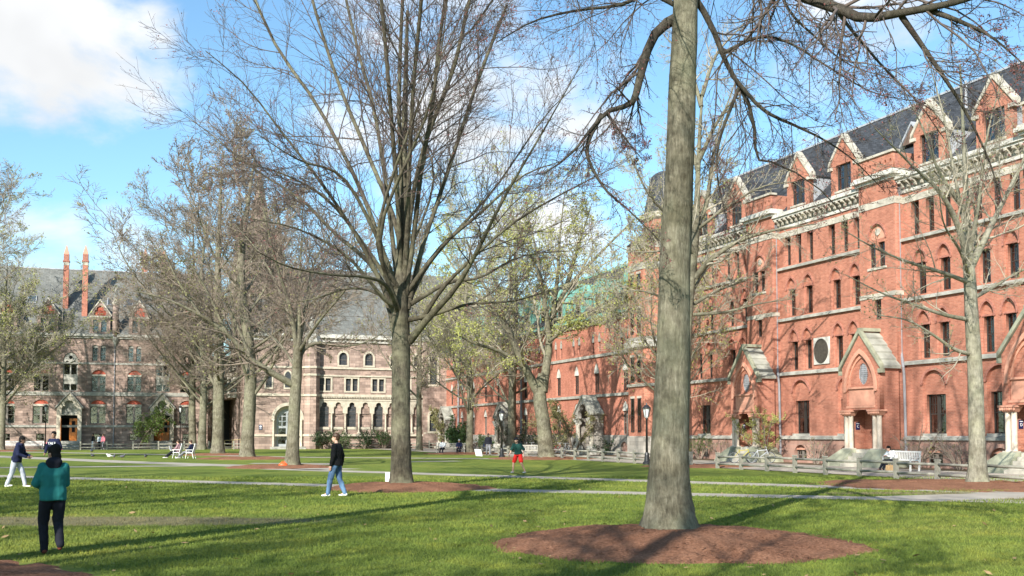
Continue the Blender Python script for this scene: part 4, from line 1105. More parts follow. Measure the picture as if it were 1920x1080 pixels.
def spawn(rg, P, Rr, per, t0, t1, ang, lenr, m, wig, up, rr, rmin, taper=.3, absl=None, tfall=.55):
    N_, M = P.shape[:2]
    pl = np.linalg.norm(np.diff(P, axis=1), axis=2).sum(1)
    cnt = np.maximum(1, np.round(per * (.7 + .6 * rg.random(N_)))).astype(int) if absl is None else np.maximum(1, np.round(pl * per)).astype(int)
    idx = np.repeat(np.arange(N_), cnt); k = np.arange(len(idx)) - np.repeat(np.cumsum(cnt) - cnt, cnt)
    t = t0 + (t1 - t0) * (k + rg.random(len(idx))) / cnt[idx]
    f = np.clip(t, 0, .9999) * (M - 1); i = f.astype(int); fr = (f - i)[:, None]
    pos = P[idx, i] * (1 - fr) + P[idx, i + 1] * fr; tan = unit(P[idx, i + 1] - P[idx, i])
    rad = Rr[idx, i] * (1 - fr[:, 0]) + Rr[idx, i + 1] * fr[:, 0]
    perp = unit(np.cross(tan, rg.normal(size=tan.shape))); a = (ang * (.65 + .7 * rg.random(len(idx))))[:, None]
    d = unit(tan * np.cos(a) + perp * np.sin(a))
    Ln = (pl[idx] * lenr if absl is None else absl) * (1 - tfall * t) * (.55 + .9 * rg.random(len(idx)))
    out = np.empty((len(idx), m, 3)); out[:, 0] = pos; st = (Ln / (m - 1))[:, None]
    for s in range(1, m):
        d = unit(d + rg.normal(size=d.shape) * wig + np.array([0, 0, up]))
        pos = pos + d * st; out[:, s] = pos
    r0 = np.maximum(np.minimum(rad * .85, rad * rr), rmin)
    R2 = r0[:, None] * np.linspace(1, taper, m)[None]
    return out, np.maximum(R2, rmin * .6)


def bits(rg, P, n, size, t0=.2, flat=True, jitter=.0):
    """small leaf or bud quads along branch tips"""
    N_, M = P.shape[:2]; idx = rg.integers(0, N_, n); f = (t0 + (1 - t0) * rg.random(n)) * (M - 1.001); i = f.astype(int); fr = (f - i)[:, None]
    c = P[idx, i] * (1 - fr) + P[idx, i + 1] * fr + rg.normal(size=(n, 3)) * jitter
    d = unit(rg.normal(size=(n, 3))); u = unit(np.cross(d, rg.normal(size=(n, 3)))); s = (size * (.6 + .8 * rg.random(n)))[:, None]
    V = np.stack([c, c + (d * .5 + u * .32) * s, c + d * s, c + (d * .5 - u * .32) * s], 1)
    return V.reshape(-1, 3), np.arange(4 * n).reshape(-1, 4)


def bark(name, lo, mid, hi, streak=1.0, lich=(.225, .22, .14)):
    def f(t, bs, out):
        v = coords(t, 'Object', (1, 1, .22)); n = noise(t, v, 13 * streak, 8, .75, .3); n2 = noise(t, coords(t), 1.1, 5, .6); n3 = noise(t, coords(t), 5, 5, .65)
        c = ramp(t, n, [(.3, lo), (.52, mid), (.72, hi)])
        c = mixc(t, ramp(t, n2, [(.45, (0, 0, 0)), (.7, (.75, .75, .75))]), c, lich)
        c = mixc(t, .8, c, ramp(t, n3, [(.3, (.5, .48, .46)), (.6, (1.1, 1.1, 1.1))]), 'MULTIPLY')
        n4 = noise(t, coords(t, 'Object', (1, 1, 2.2)), .55, 4, .6); c = mixc(t, .7, c, ramp(t, n4, [(.36, (.55, .53, .48)), (.52, (1, 1, 1))]), 'MULTIPLY')
        t.links.new(c, bs.inputs['Base Color']); bs.inputs['Roughness'].default_value = .9; bs.inputs['Specular IOR Level'].default_value = .15
        bump(t, bs, n, 1.0, .05)
    return mat(name, f)


B_GREY = bark('grey_bark', (.075, .066, .046), (.19, .174, .125), (.33, .305, .23), 1.6)
B_PALE = bark('pale_bark', (.13, .12, .09), (.28, .26, .2), (.38, .355, .285), 1.0, (.27, .265, .17))
B_DARK = bark('dark_bark', (.04, .034, .026), (.105, .092, .066), (.19, .17, .12))
B_BLACK = bark('black_bark', (.028, .023, .018), (.075, .064, .05), (.15, .132, .10), 1.0, (.09, .085, .06))
B_TWIG = plain('dark_twig', (.075, .06, .05), .9, .3, 2)
B_TWIGR = plain('red_brown_twig', (.10, .078, .066), .9, .3, 2)
B_TWIGL = plain('pale_twig', (.30, .265, .20), .9, .3, 2)
B_TWIGM = plain('grey_brown_twig', (.215, .172, .135), .9, .3, 2)
B_BUD = plain('red_bud', (.20, .075, .07), .8, .3, 2)


def leafm(name, col):
    def f(t, bs, out):
        n = noise(t, coords(t), .6, 3); t.links.new(ramp(t, n, [(.3, tuple(c * .75 for c in col)), (.7, tuple(c * 1.25 for c in col))]), bs.inputs['Base Color'])
        bs.inputs['Roughness'].default_value = .7
        tr = t.nodes.new('ShaderNodeBsdfTranslucent'); tr.inputs[0].default_value = (*col, 1)
        mx = t.nodes.new('ShaderNodeMixShader'); mx.inputs[0].default_value = .35
        t.links.new(bs.outputs[0], mx.inputs[1]); t.links.new(tr.outputs[0], mx.inputs[2]); t.links.new(mx.outputs[0], out.inputs[0])
    return mat(name, f)


LEAF_Y = leafm('young_leaf', (.37, .38, .11)); LEAF_G = leafm('green_leaf', (.09, .14, .025)); LEAF_O = leafm('olive_leaf', (.27, .26, .11))


def trunk_part(rg, root, pts, rad, m, flare=.55, fh=.4, k=22):
    """rounded, slightly lumpy trunk with a root flare"""
    M = 40; p = resample(pts, M); p = p[0] + (p - p[0]); r = np.interp(np.linspace(0, 1, M), np.linspace(0, 1, len(rad)), rad)
    # denser rings near the ground
    tt = np.linspace(0, 1, M) ** 1.6; base = resample(pts, 400); p = base[(tt * 399).astype(int)]; r = np.interp(tt, np.linspace(0, 1, len(rad)), rad)
    p[0, 2] = -.08; h = p[:, 2]
    a = np.arange(k) * 2 * np.pi / k; ph = rg.random(4) * 6.28
    lobes = 1 + (.24 * np.cos(5 * a + ph[0]) + .14 * np.cos(3 * a + ph[1]))[None] * np.exp(-np.maximum(h, 0) / (fh * .8))[:, None]
    rr = r[:, None] * (1 + flare * np.exp(-np.maximum(h, 0) / fh)[:, None] * lobes) + r[:, None] * .035 * rg.normal(size=(M, k)) * .5
    rr *= 1 + .03 * np.sin(3 * a[None] + h[:, None] * .8 + ph[2]) + .02 * np.sin(7 * a[None] + h[:, None] * 2.3 + ph[3])
    V = np.stack([p[:, 0:1] + rr * np.cos(a), p[:, 1:2] + rr * np.sin(a), np.repeat(h[:, None], k, 1)], -1).reshape(-1, 3)
    i = (np.arange(M - 1) * k)[:, None]; j = np.arange(k)[None]; j2 = (j + 1) % k
    F_ = np.stack([i + j, i + j2, i + j2 + k, i + j + k], -1).reshape(-1, 4)
    o = link('trunk', npmesh('trunk', V, F_), m, root); return o, p, r


def tree(label, base, trunk, rad, limbs=(), far=False, lbm=None, over=(), t3=2.0, bt=.12, rr1=.62, arr=.5, seed=0, auto=0, auto_t=(.4, .98), auto_ang=.9, auto_len=.55, up=.05, lv=(9, 7, 5), bm=None, tm=None, twr=.006,
         leaves=None, nleaf=0, lsize=.1, buds=0, group=None, flare=.55, wig=.13, droop=0, cat='tree', name='bare_tree', twig_ang=.75, lr=(.42, .42, .45), maxn=26000):
    """tree from traced limbs and grown branches; trunk and limbs in metres from the base"""
    rg = np.random.default_rng(seed); bm = bm or B_GREY; tm = tm or B_TWIG
    root = thing(name, label, cat, base, 0, group)
    tk, tp, trd = trunk_part(rg, root, trunk, rad, bm, flare, k=24 if rad[0] > .25 else 12)
    M = 14; LP, LR = [], []
    for pts, r0, r1 in limbs:
        p = resample(pts, M); LP.append(p); LR.append(np.linspace(r0 ** .7, r1 ** .7, M) ** (1 / .7))
    if auto:
        P, Q = spawn(rg, tp[None, :, :].repeat(1, 0), trd[None], auto, auto_t[0], auto_t[1], auto_ang, auto_len, M, wig * .5, up, arr, .02, .12)
        LP += list(P); LR += list(Q)
    P0_, R0_ = np.array(LP), np.array(LR)
    # each big limb is a part of its own
    for p, r in zip(P0_, R0_):
        V, F_ = tubes(p[None], r[None], 10 if r[0] > .06 else 7); link('limb', npmesh('limb', V, F_), (lbm or bm) if r[0] > .035 else tm, root)
    if over:      # the part of the crown above the picture: limbs and coarse branches
        for pts, r0, r1 in over:
            p = resample(pts, M)[None]; q = np.linspace(r0, r1, M)[None]; V, F_ = tubes(p, q, 8); link('limb', npmesh('limb', V, F_), bm, root)
            a_, b_ = spawn(rg, p, q, 11, .1, 1, .75, .5, 8, wig, .04, .6, .04, .35); c_, d_ = spawn(rg, a_, b_, 8, .1, 1, .75, .45, 4, wig, .03, .6, .022, .4)
            V, F_ = join([tubes(a_, b_, 4), tubes(c_, d_, 3)]); o = link('upper_branches', npmesh('upper_branches', V, F_), tm, root); o['kind'] = 'stuff'
    parts = []
    P1, R1 = spawn(rg, P0_, R0_, lv[0], bt, 1.0, .75, lr[0], 8, wig, up - droop * .4, rr1, twr * 1.8, .25)
    parts.append(tubes(P1, R1, 5))
    P2, R2 = spawn(rg, P1, R1, lv[1], .12, 1.0, twig_ang, lr[1], 4 if far else 6, wig * 1.1, up - droop, .6, twr * 1.2, .35)
    if len(P2) > maxn: q = rg.permutation(len(P2))[:maxn]; P2, R2 = P2[q], R2[q]
    parts.append(tubes(P2, R2, 3 if far or len(P2) > 6000 else 4))
    P3, R3 = spawn(rg, P2, R2, lv[2], .15, 1.0, twig_ang, lr[2], 2 if far else 4, wig * 1.3, up - droop, .65, twr, .5)
    if len(P3) > maxn * t3: q = rg.permutation(len(P3))[:int(maxn * t3)]; P3, R3 = P3[q], R3[q]
    parts.append(tubes(P3, R3, 3))
    V, F_ = join(parts); cr_ = link('crown', npmesh('crown', V, F_, True), tm, root); cr_['kind'] = 'stuff'
    if buds:
        V, F_ = bits(rg, P3, buds, .028 if twr < .005 else .045, .3, True, .01); b = link('buds', npmesh('buds', V, F_, False), B_BUD, root); b['kind'] = 'stuff'
    if nleaf:
        V, F_ = bits(rg, P3, nleaf, lsize, .1, True, lsize * .8); b = link('leaves', npmesh('leaves', V, F_, False), leaves, root); b['kind'] = 'stuff'
    return root


def px(base, Y, lst, z=0.0):
    """photo points (x, y, depth offset) -> metres from the base"""
    out = []
    for q in lst:
        w = at(q[0], q[1], Y + (q[2] if len(q) > 2 else 0)) - base; out.append((w.x, w.y, w.z))
    return out


rt = random.Random(21)

# --- the big trunk in front
b = gnd(1256, 1013); Y = b.y
lm = lambda r0, r1, *p: (px(b, Y, p), r0, r1)
tree('massive mottled trunk nearest the camera standing in its mulch bed', b, px(b, Y, [(1256, 1013), (1254, 920), (1258, 800), (1263, 640), (1266, 480), (1274, 300), (1282, 100), (1288, -80), (1296, -330), (1300, -900), (1310, -1600), (1305, -2500)]),
     [.345, .325, .30, .275, .255, .235, .22, .20, .175, .13, .09, .03],
     [lm(.10, .010, (1278, 30), (1235, 55), (1210, 105, -.3), (1194, 172, -.5), (1180, 196, -.6), (1140, 209, -.8), (1110, 240, -.9), (1070, 290, -1.2), (1020, 325, -1.4)),
      lm(.045, .008, (1128, 215, -.8), (1104, 262, -.9), (1104, 300, -.9), (1135, 355, -1.1), (1180, 395, -1.2), (1235, 450, -1.3)),
      lm(.03, .006, (1140, 215, -.7), (1165, 250, -.7), (1205, 300, -.6)),
      lm(.05, .008, (1276, 15), (1220, -10), (1160, 10, -.4), (1080, 20, -.9), (1000, 40, -1.4), (930, 80, -2)),
      lm(.06, .009, (1292, -20), (1330, 40, .2), (1352, 95, .3), (1370, 135, .4), (1402, 190, .5), (1416, 250, .6), (1419, 296, .6), (1450, 305, .6), (1520, 340, .7), (1580, 400, .8)),
      lm(.04, .006, (1372, 140, .4), (1430, 205, .3), (1490, 235, .2), (1545, 262, .1), (1600, 300, 0), (1660, 360, -.1)),
      lm(.035, .006, (1385, 165, .4), (1350, 260, .4), (1345, 330, .4), (1365, 420, .3)),
      lm(.035, .006, (1355, 100, .3), (1420, 70, .2), (1480, 80, 0), (1560, 130, -.3), (1640, 175, -.5), (1720, 190, -.7)),
      lm(.125, .03, (1300, -170), (1400, -90, -1), (1500, -12, -2), (1570, 15, -2.6), (1620, 34, -3), (1700, 22, -3.4), (1800, 2, -3.8), (1960, -50, -4.4)),
      lm(.045, .007, (1690, 30, -3.3), (1725, 80, -3.3), (1770, 145, -3.3), (1805, 200, -3.2), (1850, 290, -3.2), (1880, 380, -3.1)),
      lm(.045, .007, (1740, 18, -3.5), (1800, 40, -3.7), (1860, 70, -3.9), (1930, 130, -4.1)),
      lm(.03, .006, (1560, 10, -2.5), (1600, 60, -2.5), (1660, 130, -2.4), (1720, 190, -2.4), (1770, 260, -2.3)),
      lm(.03, .006, (1450, -50, -1.5), (1480, 20, -1.5), (1530, 70, -1.4), (1590, 120, -1.2), (1680, 150, -1)),
      lm(.05, .01, (1288, -90), (1200, -150, -1), (1080, -120, -2), (960, -40, -3), (880, 60, -3.6)),
      lm(.06, .01, (1295, -250), (1420, -420, 1.5), (1500, -600, 3)), lm(.06, .01, (1290, -200), (1150, -330, 1), (1000, -500, 2)),
      lm(.05, .01, (1300, -300), (1340, -500, -2), (1400, -700, -3.5)), lm(.05, .01, (1292, -120), (1330, -100, 2), (1390, -60, 4), (1450, 40, 5.5))],
     seed=5, over=[([(.5, 0, z), (.5 + 2.2 * math.cos(a), 2.2 * math.sin(a), z + 2.2), (.4 + 4.2 * math.cos(a + .2), 4.2 * math.sin(a + .2), z + 5.5), (.4 + 5.2 * math.cos(a + .3), 5.2 * math.sin(a + .3), z + 9)], .13 * k, .03) for z, a, k in ((13, .3, 1), (14.5, 2.6, 1), (16, 4.4, 1), (17.5, 1.2, .9), (19, 3.4, .9), (20.5, 5.3, .8), (22, .6, .8), (23, 2.2, .7), (24, 4.2, .7))],
     lv=(15, 10, 7), tm=B_TWIGR, twr=.0024, buds=14000, up=-.015, droop=.03, flare=.85, lbm=B_BLACK, wig=.15, lr=(.42, .48, .55), maxn=7000, t3=2.0, rr1=.36)
mulch(Vector((2.62, 17.25, 0)), 2.9, .22, 4200, 'mulch under the big front trunk')

# --- the wide vase-shaped tree left of centre
b = gnd(752, 915); Y = b.y
V_ = [((745, 600), (700, 500), (655, 420), (600, 340), (530, 250), (460, 160), (385, 95)), ((735, 560), (690, 490), (630, 440), (560, 370), (480, 320), (400, 255), (345, 215)),
      ((740, 590), (720, 480), (690, 390), (650, 300), (590, 190), (520, 90), (470, -20)), ((748, 560), (735, 440), (720, 320), (700, 200), (670, 90), (640, -40)),
      ((752, 540), (748, 420), (740, 300), (728, 150), (715, 0), (700, -120)), ((758, 540), (764, 420), (768, 300), (776, 150), (790, 0), (800, -140)),
      ((760, 560), (776, 440), (790, 320), (812, 190), (826, 60), (850, -80)), ((765, 580), (790, 470), (820, 380), (860, 260), (900, 140), (950, 10)),
      ((768, 640), (800, 600), (850, 545), (890, 480), (940, 380), (1010, 260), (1090, 120)), ((790, 600), (830, 540), (880, 490), (960, 420), (1060, 360), (1160, 310)),
      ((768, 560), (800, 500), (850, 440), (930, 350), (1020, 220), (1080, 160)), ((748, 600), (728, 540), (690, 520), (620, 515), (540, 500), (480, 470)),
      ((742, 640), (720, 560), (660, 540), (590, 560), (530, 570)), ((770, 570), (840, 530), (900, 520), (980, 480), (1080, 470)),
      ((765, 600), (812, 590), (880, 570), (960, 565), (1030, 545)), ((745, 540), (700, 430), (640, 330), (560, 300), (480, 250)),
      ((752, 520), (742, 420), (690, 290), (640, 170), (600, 50), (570, -60)), ((758, 520), (772, 380), (800, 260), (850, 130), (880, 0), (910, -100)),
      ((750, 580), (720, 560), (650, 480), (560, 430), (470, 410)), ((758, 560), (755, 450), (752, 330), (748, 200), (752, 60), (760, -100)),
      ((765, 545), (830, 460), (900, 400), (980, 330), (1060, 300)), ((748, 560), (690, 470), (620, 380), (540, 330), (440, 300))]
lims = []
for i, q in enumerate(V_):
    dz = rt.choice([-1, 1]) * rt.uniform(1.5, 6.0); n = len(q)
    lims.append((px(b, Y, [(x, y, dz * (k / (n - 1)) ** 1.2) for k, (x, y) in enumerate(q)]), .088 if i not in (8,) else .14, .012))
for k in range(4):   # limbs towards and away from the camera
    a = rt.uniform(0, 6.28); r = rt.uniform(3.5, 6)
    sgn = 1 if k % 2 else -1
    lims.append(([(0, 0, 5.5 + k * .4), (rt.uniform(-.8, .8), sgn * r * .35, 8.0), (rt.uniform(-1.5, 1.5), sgn * r * .75, 11.5), (rt.uniform(-2.5, 2.5), sgn * r, 15)], .09, .012))
ovr = []
for i, q in enumerate(lims):
    if q[0][-1][2] > 15.5 and i < 22:
        e, f_ = Vector(q[0][-1]), Vector(q[0][-2]); d_ = (e - f_).normalized(); lims[i] = (q[0], q[1], .05)
        p_ = [e]
        for k in range(3): d_ = (d_ + Vector((rt.uniform(-.15, .15), rt.uniform(-.15, .15), .12))).normalized(); p_.append(p_[-1] + d_ * rt.uniform(3.2, 4.4))
        ovr.append(([tuple(v) for v in p_], .05 + (.03 if len(ovr) % 2 else .0), .018))
ovr = ovr[::2]
tree('broad dark vase-shaped tree left of centre with a white card at its foot', b, px(b, Y, [(752, 915), (752, 850), (752, 740), (752, 640), (750, 580), (752, 520), (755, 430), (757, 300), (760, 170), (764, 20)]), [.34, .315, .30, .30, .285, .23, .165, .12, .085, .05],
     lims, seed=8, over=ovr,
     lv=(17, 12, 7), bm=B_DARK, lbm=B_DARK, tm=B_TWIGR, twr=.0050, buds=9000, up=.035, flare=.35, wig=.10, lr=(.40, .45, .5), maxn=6600, t3=2.2, bt=.36, twig_ang=.6, rr1=.36)
mulch(Vector((-3.35, 34.8, 0)), 2.75, .17, 700, 'mulch under the vase-shaped tree')
wc = thing('white_card', 'white paper card stuck at the foot of the vase-shaped tree', 'card', gnd(727, 906) + Vector((0, -.0, 0)), R(8))
MB().box(-.09, .09, -.004, .004, .06, .38).obj('sheet', M_WHITE, wc); MB().box(-.01, .01, .005, .015, 0, .3).obj('stake', M_WOOD, wc)

# --- the pale tree before the right part of the brick hall
b = gnd(1834, 909); Y = b.y
lm = lambda r0, r1, *p: (px(b, Y, p), r0, r1)
tree('pale slim-branched tree before the right porch of the brick hall', b, px(b, Y, [(1834, 909), (1832, 820), (1828, 700), (1822, 600), (1818, 520), (1815, 470), (1812, 380), (1806, 250), (1800, 120)]), [.29, .27, .25, .23, .20, .15, .10, .06, .03],
     [lm(.14, .02, (1816, 490), (1795, 420, -.5), (1762, 360, -1.2), (1710, 310, -2), (1640, 240, -3)), lm(.15, .02, (1820, 500), (1850, 440, .5), (1885, 370, 1), (1925, 290, 1.5), (1990, 180, 2)),
      lm(.085, .014, (1818, 470), (1835, 380, -.6), (1850, 260, -1), (1880, 140, -1.5)), lm(.085, .014, (1814, 440), (1790, 330, .6), (1770, 220, 1), (1740, 110, 1.5)),
      lm(.085, .014, (1820, 600), (1770, 590, -.6), (1710, 570, -1), (1650, 548, -1.5), (1585, 515, -2)), lm(.085, .014, (1824, 665), (1790, 655, -.4), (1745, 625, -.9), (1700, 600, -1.4), (1640, 590, -2)),
      lm(.085, .014, (1817, 530), (1770, 512, -.8), (1700, 490, -1.6), (1640, 465, -2.4), (1580, 430, -3)), lm(.085, .014, (1822, 560), (1860, 540, .3), (1910, 510, .8), (1970, 490, 1.2)),
      lm(.075, .012, (1818, 510), (1830, 440, 1.5), (1820, 350, 3), (1790, 280, 4)), lm(.075, .012, (1818, 520), (1800, 470, -1.5), (1770, 420, -3), (1760, 350, -4.2)),
      lm(.075, .012, (1812, 400), (1760, 320, -.3), (1730, 240, -.6), (1690, 160, -1)), lm(.075, .012, (1810, 420), (1780, 350, 1), (1700, 330, 2), (1600, 330, 3)),
      lm(.04, .008, (1812, 380), (1840, 300, 1), (1900, 220, 2))],
     seed=13, lv=(12, 8, 6), bm=B_PALE, tm=B_TWIGL, twr=.0045, rr1=.4, maxn=5000, up=.03, flare=.5, wig=.12, nleaf=1800, leaves=LEAF_O, lsize=.07, lr=(.36, .42, .45))
mulch(gnd(1850, 911) + Vector((-.9, .6, 0)), 4.6, .10, 200, 'mulch under the pale tree by the fence')

# --- the forked elm in young leaf
b = gnd(1026, 860); Y = b.y
lm = lambda r0, r1, *p: (px(b, Y, p), r0, r1)
q_ = [lm(.36, .05, (1012, 742), (985, 690, -.5), (955, 625, -1), (930, 575, -1.5), (900, 520, -2), (875, 450, -3)), lm(.36, .05, (1018, 735), (1028, 660, .5), (1034, 605, 1), (1060, 545, 1.5), (1120, 480, 2.5), (1190, 410, 4)),
      lm(.22, .03, (1030, 640, .6), (1020, 560, 0), (1000, 490, -.8), (960, 410, -2)), lm(.2, .03, (1034, 605, 1), (1045, 520, 1), (1050, 440, 1), (1060, 350, 1)), lm(.18, .03, (985, 690, -.5), (940, 660, -1.5), (880, 640, -3), (830, 610, -4)),
      lm(.2, .03, (1060, 545, 1.5), (1085, 460, 3), (1110, 380, 4)), lm(.16, .03, (1020, 560), (1005, 470, 2), (985, 380, 4)), lm(.16, .03, (950, 615, -1), (960, 530, 1), (950, 440, 2), (930, 370, 3)), lm(.14, .03, (1036, 600, 1), (1090, 590, 0), (1150, 560, -2), (1190, 540, -3)),
      lm(.14, .03, (1030, 640), (1070, 610, -2), (1110, 590, -4)), lm(.15, .03, (930, 575, -1.5), (900, 560, 0), (850, 500, 1), (820, 450, 2))]
tree('stout forked elm in pale yellow-green young leaf before the red wing', b, px(b, Y, [(1026, 860), (1020, 800), (1013, 755), (1012, 725), (1014, 700)]), [.55, .50, .48, .42, .2], q_, seed=17, lv=(13, 9, 6), bm=B_GREY, tm=B_TWIGL, twr=.0085, rr1=.42, far=True, t3=3, up=.02, leaves=LEAF_Y, nleaf=16000, lsize=.14, flare=.4, name='leafing_tree', lr=(.42, .44, .45), maxn=9000)
mulch(b + Vector((-.5, 0, 0)), 4.0, .12, 0, 'mulch under the forked elm')

# --- the tree whose long arm reaches left
b = gnd(547, 876); Y = b.y
lm = lambda r0, r1, *p: (px(b, Y, p), r0, r1)
q_ = [lm(.2, .03, (551, 722), (515, 702, -.5), (470, 672, -1), (425, 625, -1.5), (375, 590, -2), (310, 560, -2.5), (250, 545, -3)), lm(.16, .02, (560, 690), (567, 658, .3), (595, 643, .6), (640, 649, 1), (690, 640, 1.4), (745, 605, 2)),
      lm(.14, .02, (557, 660), (545, 580, -.5), (520, 500, -1.5), (500, 420, -2.5), (480, 330, -3)), lm(.14, .02, (559, 650), (575, 570, .5), (590, 490, 1), (640, 410, 1.5)), lm(.1, .02, (558, 640), (530, 560, 2), (490, 480, 4), (440, 420, 5)),
      lm(.1, .02, (470, 672, -1), (440, 600, -1), (400, 520, -1.5), (370, 440, -2)), lm(.1, .02, (425, 625, -1.5), (385, 540, -2), (340, 470, -3)), lm(.1, .02, (560, 660), (600, 600, -2), (650, 540, -4), (690, 470, -5)),
      lm(.1, .02, (557, 650), (560, 560, 0), (565, 460, 0), (570, 350, .5)), lm(.08, .02, (555, 690), (520, 640, 2), (460, 600, 4), (400, 590, 5)), lm(.08, .02, (375, 590, -2), (330, 520, -2), (300, 450, -2))]
tree('grey tree with one long bent arm reaching left over the lawn', b, px(b, Y, [(547, 876), (551, 790), (556, 710), (558, 660), (560, 620), (562, 560)]), [.34, .31, .28, .23, .15, .08], q_, seed=23, lv=(13, 9, 6), bm=B_GREY, tm=B_TWIGM, twr=.0085, rr1=.42, far=True, t3=3, up=.02, nleaf=2500, leaves=LEAF_O, lsize=.1, lr=(.36, .42, .45), maxn=9000)
mulch(b + Vector((-.6, 0, 0)), 2.9, .14, 0, 'mulch under the tree with the long arm')

# --- further straight trunks: a few grown kinds, each tree its own object, scaled and turned
KIND = {'bare': (31, .36, .85, .62, None, 0, B_TWIGM, 'bare_tree'), 'bare2': (32, .3, 1.0, .6, None, 0, B_TWIGM, 'bare_tree'), 'bud': (33, .38, .9, .58, LEAF_O, 3000, B_TWIGM, 'bare_tree'),
        'leaf': (36, .34, 1.0, .62, LEAF_Y, 8000, B_TWIGL, 'leafing_tree'), 'olive': (37, .3, 1.05, .68, LEAF_O, 4500, B_TWIGM, 'leafing_tree')}
KIND['shade'] = (39, .34, .95, .62, None, 0, B_TWIG, 'bare_tree')
PROTO = {}


def grown(label, pxb, top, r, kind, rz=0, mul=None, d=None, loc=None, H_=None, wide=1.0, bm=None):
    b = Vector(loc) if loc else (gnd(*pxb) if d is None else Vector(((pxb[0] - PX) / F * d, d, 0)))
    H_ = H_ or at(pxb[0], top, b.y).z
    if kind not in PROTO:
        sd_, ct, ang, ln, lf, nl, tm, nm = KIND[kind][:8]; twk, bmk, mxk = (.013, B_GREY, 1300) if kind == 'shade' else (.0112, B_GREY, 5600); rg = random.Random(sd_)
        tr = [(0, 0, 0), (.1, 0, 5.4), (rg.uniform(-.4, .4), rg.uniform(-.4, .4), 10.8), (.2, 0, 17.4)]
        t = tree(label, Vector((0, 0, 0)), tr, [.29, .255, .17, .03], (), far=True, t3=3.4, bt=.15, seed=sd_, auto=22, auto_t=(ct, .97), auto_ang=ang, auto_len=ln, up=.06, lv=(13, 10, 7), bm=bmk, tm=tm, twr=twk, rr1=.45, arr=.32, lr=(.42, .45, .55), leaves=lf, nleaf=nl, lsize=.13, flare=.45, wig=.13, name=nm, maxn=mxk)
        PROTO[kind] = t
    else:
        t = copy_tree(PROTO[kind])
    t['label'] = label; t.location = b; t.rotation_euler.z = R(rz); k = H_ / 18.0; t.scale = (k * wide * .75 + r / .42 * .25, k * wide * .75 + r / .42 * .25, k)
    if mul: mulch(b, mul, .14, 0, lab='mulch under a straight far trunk')
    return t


grown('thick straight trunk with crown before the chapel portal', (463, 860), 270, .45, 'bare', 20, 3.4, wide=1.4)
grown('straight trunk beside the mouth of the dark passage', (408, 853), 300, .43, 'bud', 100, 3.2, wide=1.35)
grown('trunk against the passage wall of the brownstone hall', (378, 843), 380, .5, 'bare2', 30)
grown('thin grey trunk just left of the wall-side trunk', (361, 842), 400, .28, 'bud', 200, wide=1.1)
grown('slender trunk in front of the chapel arcade right of the vase-shaped tree', (786, 845), 400, .34, 'bud', 250, wide=.8)
grown('mossy dark-based trunk in young leaf where chapel meets red wing', (880, 851), 430, .43, 'leaf', 60, 4.0)
grown('leafing tree at the far left end before the brownstone hall', (2, 846), 480, .45, 'leaf', 0, 4.0)
grown('yellow-green tree spreading before the left door of the brownstone hall', (-45, 845), 430, .36, 'leaf', 200, wide=1.55)
grown('tall bare tree whose twigs enter at the far left edge', (-150, 862), 270, .4, 'bud', 140)
grown('leafy pale crown behind the chapel end', (960, 838), 380, .45, 'leaf', 300, d=106, wide=1.15)
grown('pale leafing tree behind the big front trunk before the corner tower', (1247, 840), 345, .36, 'leaf', 120, d=71, wide=.85)
# tree hidden behind the big front trunk, its pale branches to both sides
b = gnd(1282, 874.5); Y = b.y
lm = lambda r0, r1, *p: (px(b, Y, p), r0, r1)
tree('tree half hidden by the big front trunk with pale branches either side', b, px(b, Y, [(1281, 874.5), (1283, 760), (1288, 620), (1296, 520), (1304, 440), (1308, 350), (1312, 250), (1318, 160)]), [.32, .30, .27, .25, .21, .15, .10, .05],
     [lm(.19, .03, (1304, 520), (1335, 485, -.5), (1390, 450, -1), (1460, 430, -1.6), (1530, 420, -2)), lm(.11, .018, (1300, 590), (1360, 585, -.5), (1420, 570, -1), (1490, 560, -1.5)), lm(.11, .018, (1301, 570), (1345, 545, .6), (1390, 528, 1), (1440, 500, 1.6)),
      lm(.18, .03, (1308, 420), (1325, 380, .4), (1335, 310, .8), (1352, 230, 1.2), (1380, 150, 1.8)), lm(.11, .018, (1300, 560), (1255, 560, -.5), (1200, 545, -1), (1150, 550, -1.5)), lm(.16, .03, (1304, 480), (1270, 420, -1), (1220, 370, -2), (1180, 290, -3)),
      lm(.10, .016, (1308, 430), (1360, 390, -1), (1430, 350, -2), (1500, 340, -3)), lm(.13, .025, (1310, 330), (1290, 250, 1), (1260, 180, 2)), lm(.09, .015, (1302, 540), (1330, 500, 2), (1380, 470, 4)), lm(.13, .025, (1311, 300), (1350, 220, -1), (1400, 160, -2)), lm(.13, .025, (1315, 200), (1290, 120, 1), (1240, 60, 2)), lm(.13, .025, (1316, 180), (1345, 100, 1), (1400, 40, 2)),
      lm(.09, .015, (1306, 450), (1240, 470, 1), (1180, 470, 2), (1120, 440, 3))],
     seed=45, lv=(12, 8, 5), bm=B_GREY, tm=B_TWIGL, twr=.009, rr1=.45, far=True, t3=3, up=.02, nleaf=1500, leaves=LEAF_O, lsize=.08, maxn=7000)
mulch(b + Vector((.8, 0, 0)), 3.0, .1, 0, 'mulch behind the big front trunk')

